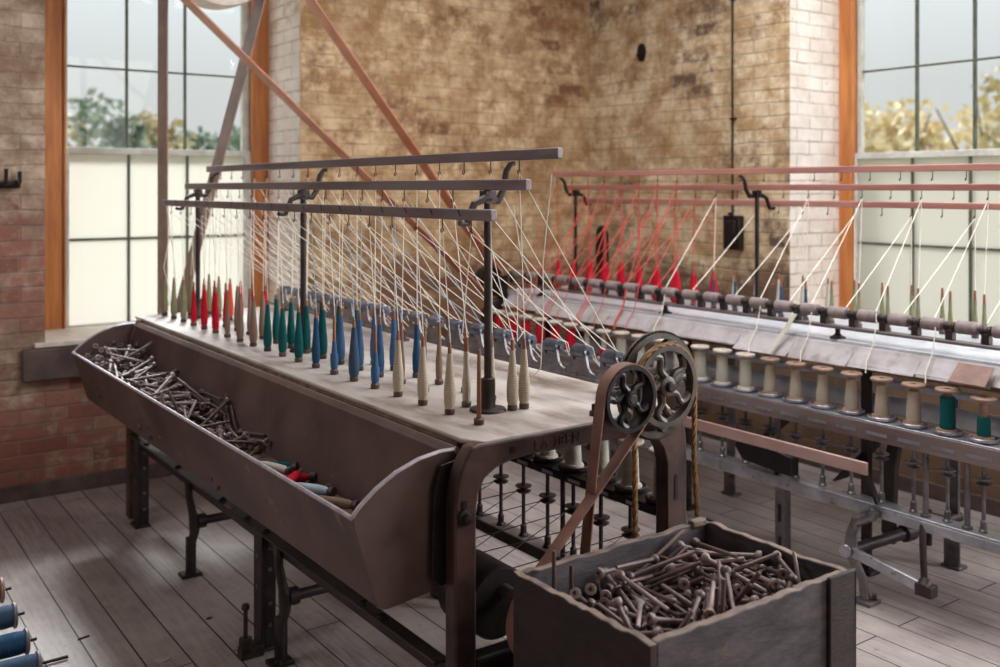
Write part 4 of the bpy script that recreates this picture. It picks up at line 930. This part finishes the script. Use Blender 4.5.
TROUGH_TOP = dec("1069,3985,722,645,-713,-11,-274;1101,4269,738,594,553,475,341;1180,3297,641,138,138,-723,663;1101,3211,645,272,505,-607,550;1052,3884,725,106,165,-818,541;1174,3695,734,487,-397,530,569;1131,4316,752,112,738,-390,539;1114,3740,694,687,-309,-654,-75;1107,3637,774,52,-612,-331,-717;1170,4373,720,15,199,-696,-690;1119,3086,686,712,520,74,466;1055,4185,705,466,318,624,-540;1056,4491,784,113,43,542,-832;1022,4548,760,452,323,461,-692;1150,3312,728,672,-397,276,-561;1171,3094,655,384,743,-439,328;1084,3584,758,734,518,420,131;1108,3011,716,97,762,53,638;1220,4519,738,677,488,336,-437;1135,4491,727,687,196,697,57;1156,3194,646,11,-282,698,-658;1156,3369,659,367,421,-559,613;1055,3282,639,659,726,-119,157;1220,4370,737,809,582,-34,79;1161,3812,763,90,-403,-617,-670;1141,4043,729,742,498,-340,-293;1032,4084,716,120,-140,-680,-709;1063,3230,698,618,737,272,7;1089,4133,724,551,-613,452,341;1184,3603,770,247,612,-566,494;1039,4486,800,470,294,429,-713;1151,4120,704,682,-684,16,258;1160,3312,707,116,-338,528,770;1200,3454,660,748,-634,125,150;1158,3871,708,243,-332,646,643;1106,3472,686,692,-95,-623,-352;1093,2930,596,584,589,472,-300;1140,4206,729,619,349,703,-28;1064,3052,696,37,-934,184,-304;1087,3778,767,337,-59,-712,-614;1095,4387,767,23,-228,-785,576;1059,4045,725,607,769,-196,32;1050,3174,657,701,679,-138,168;1173,3462,698,790,560,-70,239;1128,4424,792,787,590,-175,-44;1166,4565,771,385,-138,680,-608;1152,3582,732,633,537,369,-418;1177,3423,688,565,372,471,-566;1149,3770,726,828,522,-81,187;1119,3108,656,91,623,427,-649;1112,3270,711,578,-622,-449,279;1073,4403,769,605,694,-79,-383;1109,3691,785,660,-628,67,-407;1094,3458,709,504,-64,-642,573;1035,3633,704,841,-535,0,78;1170,4460,762,610,583,-313,437;1092,3701,726,654,615,429,-99;1130,4530,751,654,502,-507,253;1128,2978,655,575,-569,227,-542;1162,3012,643,278,124,730,-612;1181,4046,758,727,681,81,-22;1129,4155,757,372,-710,-112,-587;1211,3991,702,310,325,618,-645;1094,4596,772,308,388,302,814;1017,4382,787,87,91,-605,786;1141,3519,720,680,730,18,60;1213,3246,711,493,859,-138,-21;1086,4511,747,737,423,-358,386;1218,3325,730,415,749,-497,142;1044,3167,679,691,-714,-61,-97;1111,4351,787,485,-742,-197,-419;1156,3929,727,790,-406,-458,-46;1056,3615,726,819,-535,-137,158;1071,4204,754,547,638,-467,274;1098,3912,776,193,-685,-250,656;1174,4307,813,263,802,-229,-484;1093,3529,747,599,-262,-677,-339;1117,2901,628,481,683,531,-142;1124,4623,742,743,263,-517,-334;1173,4089,734,65,397,-550,732;1177,3138,696,724,-628,215,188;1184,3514,736,370,-491,584,530;1149,3871,762,488,-74,716,494;1114,3388,694,376,60,-703,600;1114,3439,724,466,-6,-601,-650;1210,3040,698,362,316,572,-665;1208,4400,760,458,106,442,-764;1035,3906,747,115,156,787,-585;1150,4273,792,489,-393,714,-311;1161,4419,810,552,121,-676,-472;1211,4005,768,642,605,-235,407;1157,4209,766,608,-571,207,-511;1089,3655,756,259,539,-542,591;1080,3419,732,104,-582,786,-184;1104,3804,746,523,-708,242,408;1168,4158,755,166,670,354,-632;1147,2884,590,749,-598,-283,-7;1087,3102,700,591,137,-458,650;1079,3344,734,613,713,147,-307;1026,3738,754,738,404,222,-493;1219,4156,732,300,362,636,-612;1036,3202,700,679,654,-221,252;1226,3519,760,321,-351,616,627;1109,3199,706,504,191,690,-483;1218,3652,730,691,719,-75,34;1131,4066,761,804,-343,486,19;1098,3393,714,471,589,-655,45;1205,3766,718,66,88,563,-819;1178,4509,770,822,253,-317,400;1047,3482,735,149,-280,685,656;1227,4559,766,886,444,-7,136;1218,3429,729,330,-312,596,662;1033,3432,738,200,-549,807,86;1052,4079,758,685,388,472,-398;1213,3090,710,440,-457,-597,-491;1096,3042,689,527,-231,500,647;1145,4116,766,57,-480,-548,682;1192,4387,720,426,504,-431,615;1124,4236,726,572,560,529,283;1068,4526,744,824,526,-204,52;1069,2933,593,542,629,-391,397;1095,4470,779,832,530,-128,101;1059,3688,751,550,523,555,-339;1128,3833,740,731,417,213,-497;1197,3054,646,615,-469,394,496;1107,3875,752,577,116,809,-11;1154,4020,747,535,441,543,-474;1133,3232,633,213,-542,371,724;1102,4332,739,822,561,82,54;1172,3514,718,210,109,-589,772;1127,3782,707,203,140,-612,752;1172,4435,792,690,-660,-10,-298;1091,3986,701,530,631,-304,479;1158,3300,685,692,-717,-11,76;1114,4197,735,63,644,-353,676;1131,3518,697,108,462,643,602;1075,3546,724,672,373,566,-299;1137,3284,687,229,214,-581,751;1151,3086,633,652,-524,-409,-365;1064,4369,740,807,548,-220,4;1147,4038,702,480,-651,212,548;1199,4401,787,155,-119,757,624;1076,3958,698,617,557,451,-325;1155,3819,735,183,754,187,-602;1196,3540,710,677,574,-316,335;1117,4313,726,625,631,-436,-146;1156,3594,702,595,709,-66,-372;1136,4269,707,676,526,-456,-240;1114,3280,683,666,700,148,-210;1064,3866,692,563,-602,288,487;1171,4012,728,7,-79,796,-600;1129,3694,751,138,-513,523,666;1084,3202,663,403,370,694,-468;1053,4550,736,488,178,-577,630;1109,3885,730,289,532,664,-439;1153,4552,732,648,-665,-365,62;1100,3948,738,757,-326,-558,-97;1101,4431,748,478,641,352,487;1103,3667,744,608,139,656,-425;1043,4543,714,395,-390,-562,-614;1074,3239,652,784,-585,-196,-70;1192,3810,716,141,59,631,760;1116,4341,709,644,-436,-536,329;1064,3798,716,520,650,293,-471;1182,4308,761,432,647,263,-571;1199,3338,657,159,-114,603,773;1205,3328,676,627,-432,388,519;1183,3688,679,447,342,630,-536;1140,3277,665,227,503,-487,677;1128,3034,660,264,771,31,-579;1108,3262,661,592,558,515,-271;1157,3628,705,525,-94,678,506;1125,3001,653,740,-52,569,355;1032,4453,733,170,113,652,-730;1079,3069,622,702,-685,83,178;1127,3067,612,634,736,64,-226;1080,4456,712,467,661,228,-541;1098,3582,681,659,672,-330,-67;1147,3059,610,317,456,583,-593;1140,3342,646,166,115,727,-657")
TROUGH_LOW = dec("1175,3806,687,651,715,-33,252;1146,3605,682,270,488,567,-607;1116,3678,700,577,110,-777,228;1144,3012,629,576,688,-276,345;1103,3621,674,561,-186,645,485;1101,3976,666,530,631,-304,479;1108,3976,631,530,631,-304,479;1133,4255,672,676,526,-456,-240;1131,4255,637,676,526,-456,-240;1164,3298,606,138,138,-723,663;1081,3858,657,563,-602,288,487;1094,3858,622,563,-602,288,487;1167,3682,644,447,342,630,-536;1154,3682,609,447,342,630,-536;1118,4326,674,644,-436,-536,329;1120,4326,639,644,-436,-536,329;1117,3734,659,687,-309,-654,-75;1120,3734,624,687,-309,-654,-75;1109,3617,640,561,-186,645,485;1114,3617,604,561,-186,645,485;1158,4358,685,15,199,-696,-690;1148,4358,650,15,199,-696,-690;1120,4298,691,625,631,-436,-146;1121,4298,656,625,631,-436,-146;1140,3601,647,270,488,567,-607;1135,3601,612,270,488,567,-607;1074,4172,670,466,318,624,-540;1090,4172,635,466,318,624,-540;1108,4255,704,594,553,475,341;1113,4255,669,594,553,475,341;1174,4371,684,426,504,-431,615;1159,4371,650,426,504,-431,615;1090,3948,663,617,557,451,-325;1100,3948,628,617,557,451,-325;1093,4439,677,467,661,228,-541;1103,4439,642,467,661,228,-541;1066,4525,679,395,-390,-562,-614;1084,4525,644,395,-390,-562,-614;1136,3341,611,166,115,727,-657;1106,3578,646,659,672,-330,-67;1112,3578,611,659,672,-330,-67;1193,4501,703,677,488,336,-437;1172,4501,668,677,488,336,-437;1132,4474,692,687,196,697,57;1130,4474,657,687,196,697,57;1148,3196,611,11,-282,698,-658;1147,3369,624,367,421,-559,613;1108,3213,610,272,505,-607,550;1075,3282,604,659,726,-119,157;1193,4354,702,809,582,-34,79;1173,4354,667,809,582,-34,79;1161,3799,652,651,715,-33,252;1150,3799,617,651,715,-33,252;1141,4027,667,480,-651,212,548;1136,4027,632,480,-651,212,548;1108,4317,704,822,561,82,54;1113,4317,669,822,561,82,54;1058,4073,681,120,-140,-680,-709;1079,4073,646,120,-140,-680,-709;1088,3240,617,784,-585,-196,-70;1099,4121,689,551,-613,452,341;1107,4121,654,551,-613,452,341;1148,3624,670,525,-94,678,506;1141,3624,635,525,-94,678,506;1058,4437,698,170,113,652,-730;1078,4437,663,170,113,652,-730;1085,3975,687,645,-713,-11,-274;1097,3975,652,645,-713,-11,-274;1144,4108,669,682,-684,16,258;1138,4108,634,682,-684,16,258;1179,3338,622,159,-114,603,773;1179,3453,625,748,-634,125,150;1095,3204,628,403,370,694,-468;1136,4033,694,742,498,-340,-293;1133,4033,659,742,498,-340,-293;1148,3863,673,243,-332,646,643;1141,3863,638,243,-332,646,643;1112,3470,651,692,-95,-623,-352;1116,3470,616,692,-95,-623,-352;1125,4223,691,572,560,529,283;1125,4223,656,572,560,529,283;1081,3792,681,520,650,293,-471;1094,3792,646,520,650,293,-471;1177,3058,611,615,-469,394,496;1121,3090,651,712,520,74,466;1122,3090,616,712,520,74,466;1081,4353,705,807,548,-220,4;1095,4353,670,807,548,-220,4;1078,4035,690,607,769,-196,32;1092,4035,655,607,769,-196,32;1071,3177,622,701,679,-138,168;1136,4193,694,619,349,703,-28;1132,4193,659,619,349,703,-28;1159,3461,662,790,560,-70,239;1149,3461,628,790,560,-70,239;1108,4415,713,478,641,352,487;1113,4415,678,478,641,352,487;1145,4533,698,648,-665,-365,62;1139,4533,663,648,-665,-365,62;1148,3590,666,595,709,-66,-372;1141,3590,632,595,709,-66,-372;1162,3421,653,565,372,471,-566;1151,3421,618,565,372,471,-566;1126,3775,672,203,140,-612,752;1126,3775,637,203,140,-612,752;1121,3112,621,91,623,427,-649;1113,3263,626,592,558,515,-271;1088,4387,734,605,694,-79,-383;1099,4387,699,605,694,-79,-383;1118,3673,665,577,110,-777,228;1120,3673,630,577,110,-777,228;1103,3456,674,504,-64,-642,573;1110,3456,639,504,-64,-642,573;1158,3098,620,384,743,-439,328;1060,3628,670,841,-535,0,78;1080,3628,635,841,-535,0,78;1158,4443,727,610,583,-313,437;1148,4443,692,610,583,-313,437;1081,3056,660,37,-934,184,-304;1095,3056,626,37,-934,184,-304;1102,3695,690,654,615,429,-99;1109,3695,656,654,615,429,-99;1128,4512,716,654,502,-507,253;1127,4512,681,654,502,-507,253;1127,2984,620,575,-569,227,-542;1151,3016,608,278,124,730,-612;1136,3278,630,227,503,-487,677;1158,4002,693,7,-79,796,-600;1148,4002,658,7,-79,796,-600;1117,4184,700,63,644,-353,676;1119,4184,665,63,644,-353,676;1125,3006,618,740,-52,569,355;1134,3284,652,229,214,-581,751;1131,3284,617,229,214,-581,751;1187,3981,667,310,325,618,-645;1168,3981,632,310,325,618,-645;1073,4532,702,488,178,-577,630;1089,4532,667,488,178,-577,630;1149,3301,650,692,-717,-11,76;1141,3301,615,692,-717,-11,76;1109,3662,709,608,139,656,-425;1114,3662,674,608,139,656,-425;1047,4367,752,87,91,-605,786;1071,4367,717,87,91,-605,786;1129,3515,662,108,462,643,602;1128,3515,627,108,462,643,602;1173,3803,681,141,59,631,760;1159,3803,646,141,59,631,760;1161,3690,699,487,-397,530,569;1150,3690,664,487,-397,530,569;1189,3247,676,493,859,-138,-21;1169,3247,641,493,859,-138,-21;1097,4493,712,737,423,-358,386;1106,4493,677,737,423,-358,386;1127,3039,626,264,771,31,-579")
heap(CRATE_TOP, CRATE_LOW, ['dark_bobbin', 'grey_wood', 'dark_bobbin', 'dark_bobbin', 'grey_wood'], 'bare wooden bobbin lying in the jumbled heap inside the wooden crate', 'bobbins in the crate', -.030, 'bobbin_heap', 'lower layers of bare bobbins filling the wooden crate', {})
heap(TROUGH_TOP, TROUGH_LOW, ['dark_bobbin', 'grey_wood', 'dark_bobbin'], 'bare wooden bobbin lying in the heap inside the long metal trough', 'bobbins in the trough', -.012, 'bobbin_heap', 'lower layers of bare bobbins at the bottom of the trough', {})
# part-wound tubes at the near end of the trough
LT = [('yteal', 2.80, 1.16, .8, 'teal'), ('ywhite', 2.72, 1.13, .3, 'cream'), ('yred', 2.645, 1.14, 1.3, 'red'), ('yred', 2.58, 1.13, -.7, 'dark red'), ('ytan', 2.53, 1.135, 1.1, 'grey-brown'), ('th_blue', 2.47, 1.13, .5, 'pale blue'), ('ynavy', 2.41, 1.135, -.9, 'dark blue'), ('ytan', 2.33, 1.13, .5, 'brown'), ('ybeige', 2.22, 1.13, .3, 'beige')]
for i, (mt, y, x, rz, wd) in enumerate(LT):
    t = bpy.data.objects.new('wound_bobbin', None); COL.objects.link(t); W[t.name] = V((0, 0, 0)); t.empty_display_size = .02
    MB().lathe([(.0, -.09), (.005, -.09), (.007, .06), (.0135, .07), (.0135, .08), (.0, .08)], n=12).build('bobbin_stick', 'dark_bobbin', t)
    MB().lathe([(.007, -.06), (.012, -.035), (.0135, .0), (.013, .05), (.008, .064)], n=12).build('bobbin_yarn', mt, t)
    t.location = (x, y, .6685+(.019 if i % 2 else 0)); t.rotation_euler = (PI/2, .0, rz)
    tag(t, '%s-wound bobbin, %s of those past the bare heap in the trough' % (wd, ORD[i]), 'bobbin', 'wound bobbins in the near end of the trough')

# ================================================================== OVERHEAD PULLEYS AND BELTS
def open_belt(c0, r0, c1, r1):
    a, b = V(c0), V(c1); d = b-a; L = d.length; d.normalize(); n = V((-d.y, d.x))
    s = (r0-r1)/L; c = math.sqrt(1-s*s); nA, nB = d*s+n*c, d*s-n*c
    an = lambda v: math.atan2(v.y, v.x)
    pts = []
    q0, q1 = an(nA), an(nB)
    if q1 < q0: q1 += 2*PI
    for i in range(29): q = q0+(q1-q0)*i/28.0; pts.append((a.x+r0*math.cos(q), a.y+r0*math.sin(q)))
    pB = (b+nB*r1); pA0 = a+nB*r0
    for i in range(1, 6): p = pA0.lerp(pB, i/6.0); pts.append((p.x, p.y))
    q0, q1 = an(nB), an(nA)
    if q1 < q0: q1 += 2*PI
    for i in range(21): q = q0+(q1-q0)*i/20.0; pts.append((b.x+r1*math.cos(q), b.y+r1*math.sin(q)))
    for i in range(1, 6): p = (b+nA*r1).lerp(a+nA*r0, i/6.0); pts.append((p.x, p.y))
    return pts
def overhead(c, R, w, label, sides):
    t = thing('line_shaft_pulley', c, label, 'pulley')
    x, y, z = c
    MB().lathe([(R-.03, -w/2), (R, -w/2), (R+.004, 0), (R, w/2), (R-.03, w/2)], c, (0, 1, 0), 56, closed=True).build('rim', 'flange', t)
    for k in range(6):
        a = k*PI/3; MB().bar((x+.04*math.cos(a), y, z+.04*math.sin(a)), (x+(R-.02)*math.cos(a), y, z+(R-.02)*math.sin(a)), .04, .03, up=(0, 1, 0)).build('spoke', 'bare_wood', t)
    MB().cyl((x, y-w*.8, z), (x, y+w*.8, z), .055, n=20).build('hub', 'iron', t)
    MB().cyl((x, y-(.18 if -1 in sides else w*.8), z), (x, y+(.18 if 1 in sides else w*.8), z), .022, n=14).build('shaft', 'grey_iron', t)
    for s in sides: MB().box(x-.03, x+.03, y+s*.15-.015, y+s*.15+.015, z-.04, 3.399).build('hanger', 'iron', t)
    return t
UA, RA = (1.74, 4.90, 2.68), .265
overhead(UA, RA, .17, 'wide pale wooden pulley overhead in front of the left window', (1,))
LA = (1.500, 4.90, .84); RLA = .032
wheel(m1, LA, RLA-.003, .16, .010, 3, 'iron', .01, 1, 'end_pulley', spoke_w=.006)
MB().cyl((LA[0], 4.60, LA[2]), (LA[0], 4.98, LA[2]), .008).build('end_shaft', 'iron', m1)
b = MB(); b.strip([(x, 4.90, z) for x, z in open_belt((UA[0], UA[2]), RA+.007, (LA[0], LA[2]), RLA+.002)], (0, 1, 0), .15, .006, closed=True)
tag(b.build('drive_belt', 'belt_dark'), 'dark brown leather belt running down from the overhead pulley to the near machine', 'belt')
UC, RC2 = (1.46, 4.74, 2.87), .30
overhead(UC, RC2, .11, 'second overhead pulley driving the far machine, mostly above the picture edge', (-1,))
b = MB(); b.strip([(x, 4.74, z) for x, z in open_belt((UC[0], UC[2]), RC2+.007, (PC2[0], PC2[2]), .079)], (0, 1, 0), .10, .006, closed=True)
tag(b.build('drive_belt', 'belt_red'), 'long red-brown leather belt slanting across the brick wall to the far machine', 'belt')

# ================================================================== RACK OF SPOOLS AT THE LEFT EDGE AND LITTER ON THE FLOOR
rk = thing('spool_rack', (.40, 3.15, 0), 'low dark leaning spool rack at the left edge of the floor', 'rack')
def at(px, py, t):
    r = (px-500)/986.0; return V((t*(.5814+.8136*r), t*(.8136-.5814*r), 1.5+t*(188-py)/986.0))
cs = [at(2, 590, 3.24), at(15, 615, 3.19), at(27, 641, 3.14), at(39, 664, 3.09)]
top, bot = cs[0]+V((-.16, 0, .0)), cs[3]+V((-.16, 0, .0)); dr = (top-bot).normalized()
k_ = (bot.z-.0)/dr.z
MB().bar(bot-dr*(k_*.98), top+dr*.25, .05, .025, up=(1, 0, 0)).build('rack_board', 'crate_dark', rk)
MB().bar((.35, bot.y-.05, .012), (.52, bot.y-.05, .012), .12, .024).build('rack_foot', 'crate_dark', rk)
MB().bar(V((top.x-.01, top.y+.30, .0)), top+dr*.2, .04, .02, up=(1, 0, 0)).build('rack_strut', 'crate_dark', rk)
for i, c in enumerate(cs):
    MB().cyl(c+V((-.16, 0, 0)), c+V((.028 if i < 3 else .085, .0, .0)), .0055, n=8).build('peg', 'dark_iron', rk)
for i, c in enumerate(cs):
    t = bpy.data.objects.new('rack_spool', None); COL.objects.link(t); W[t.name] = V((0, 0, 0)); t.empty_display_size = .02
    ym, wd = (('ytan', 'dark brown'), ('yslate', 'blue and cream'), ('ynavy', 'deep blue'), ('yslate', 'slate blue'))[i]
    for z in (-.128, -.008):
        MB().lathe([(.0065, z), (.036, z), (.041, z+.003), (.041, z+.009), (.036, z+.012), (.0065, z+.012)], n=24, closed=True).build('spool_flange', 'flange_brown' if i == 0 else 'flange_grey', t)
    MB().lathe([(.0065, -.116), (.034, -.115), (.036, -.10), (.036, -.03), (.034, -.009), (.0065, -.0085)], n=24, closed=True).build('spool_yarn', ym, t)
    t.location = c; t.rotation_euler = (0, PI/2, 0)
    tag(t, '%s spool on the leaning rack at the left edge, %s from the top' % (wd, ORD[i]), 'spool', 'spools on the leaning rack')
o = MB().quadbox([(.76, 3.47, .0006), (.80, 3.478, .0006), (.803, 3.486, .0006), (.765, 3.482, .0006), (.762, 3.472, .005), (.798, 3.479, .005), (.80, 3.485, .005), (.766, 3.480, .005)])
tag(o.build('wood_splinter', 'dark_iron', flat=True), 'dark splinter of wood lying on the floor left of the trough', 'splinter')
o = MB().prism([(.92, 3.165), (.94, 3.15), (.965, 3.158), (.975, 3.175), (.95, 3.19), (.93, 3.185)], .0006, .004, 'z')
tag(o.build('paper_scrap', 'paper', flat=True), 'white paper scrap lying on the floorboards at the lower left', 'paper scrap')
o = MB().prism([(1.16, 3.38), (1.175, 3.375), (1.185, 3.385), (1.17, 3.392)], .0006, .003, 'z')
tag(o.build('dark_scrap', 'dark_iron', flat=True), 'small dark scrap on the floor between the curved legs', 'scrap')

# ================================================================== LIGHT, SKY, CAMERA
w = bpy.data.worlds.new('World'); S.world = w; w.use_nodes = True
nt = w.node_tree; nt.nodes.clear()
wo = nt.nodes.new('ShaderNodeOutputWorld'); bg = nt.nodes.new('ShaderNodeBackground')
tc = nt.nodes.new('ShaderNodeTexCoord'); sp = nt.nodes.new('ShaderNodeSeparateXYZ'); nt.links.new(tc.outputs['Generated'], sp.inputs[0])
c = ramp(nt, sp.outputs[2], [(0.0, (.56, .56, .54)), (.10, (.61, .62, .61)), (.35, (1.0, 1.04, 1.1)), (1.0, (1.9, 2.0, 2.2))])
nt.links.new(c, bg.inputs[0]); bg.inputs[1].default_value = 1.0; nt.links.new(bg.outputs[0], wo.inputs[0])
def area(name, loc, target, sx, sy, power, col):
    l = bpy.data.lights.new(name, 'AREA'); l.shape = 'RECTANGLE'; l.size = sx; l.size_y = sy; l.energy = power; l.color = col
    o = bpy.data.objects.new(name, l); COL.objects.link(o); o.location = loc
    o.rotation_euler = (V(target)-V(loc)).to_track_quat('-Z', 'Y').to_euler(); return o
sl = bpy.data.lights.new('sun', 'SUN'); sl.energy = 8.0; sl.angle = math.radians(18); sl.color = (.99, .99, 1.0)
so = bpy.data.objects.new('sun', sl); COL.objects.link(so); so.rotation_euler = V((-.30, -.70, -.70)).to_track_quat('-Z', 'Y').to_euler()
area('side_fill', (4.80, .42, 2.0), (1.0, 1.6, .6), 1.3, 2.2, 125, (.92, .95, 1.0))  # added fill lamp standing in the unseen opening of the right wall
area('overhead_fill', (2.8, 2.8, 3.36), (2.8, 3.0, 0), 2.6, 2.4, 112, (.97, .98, 1.0))  # added fill lamp under the closed ceiling, brightens upward faces
area('rear_fill', (3.0, -1.45, 2.0), (2.9, 4, 1.2), 1.4, 2.2, 32, (1.0, .97, .92))  # added weak fill lamp before the closed rear wall
area('far_side_fill', (-1.55, 3.2, 2.1), (1.0, 3.6, 0), 1.3, 2.0, 30, (.95, .96, 1.0))  # added fill lamp at the closed left wall, lifts the floor there

cam = bpy.data.cameras.new('camera'); co = bpy.data.objects.new('camera', cam); COL.objects.link(co)
co.location = (0, 0, 1.5); yaw = math.atan2(-.5814, .8136)
co.rotation_euler = (PI/2, 0, yaw)
cam.sensor_width = 36; cam.lens = 36*.986; cam.shift_y = -(333.5-188)/1000.0; cam.clip_end = 300; cam.clip_start = .05
cam.dof.use_dof = True; cam.dof.focus_distance = 2.75; cam.dof.aperture_fstop = 2.6
S.camera = co
vs = S.view_settings; S.display_settings.display_device = 'sRGB'; vs.view_transform = 'Standard'; vs.look = 'None'; vs.gamma = 1; vs.use_curve_mapping = False; vs.exposure = .35
S.cycles.use_denoising = True; S.cycles.max_bounces = 8; S.cycles.diffuse_bounces = 5; S.cycles.transparent_max_bounces = 12
S.cycles.sample_clamp_indirect = 6.0
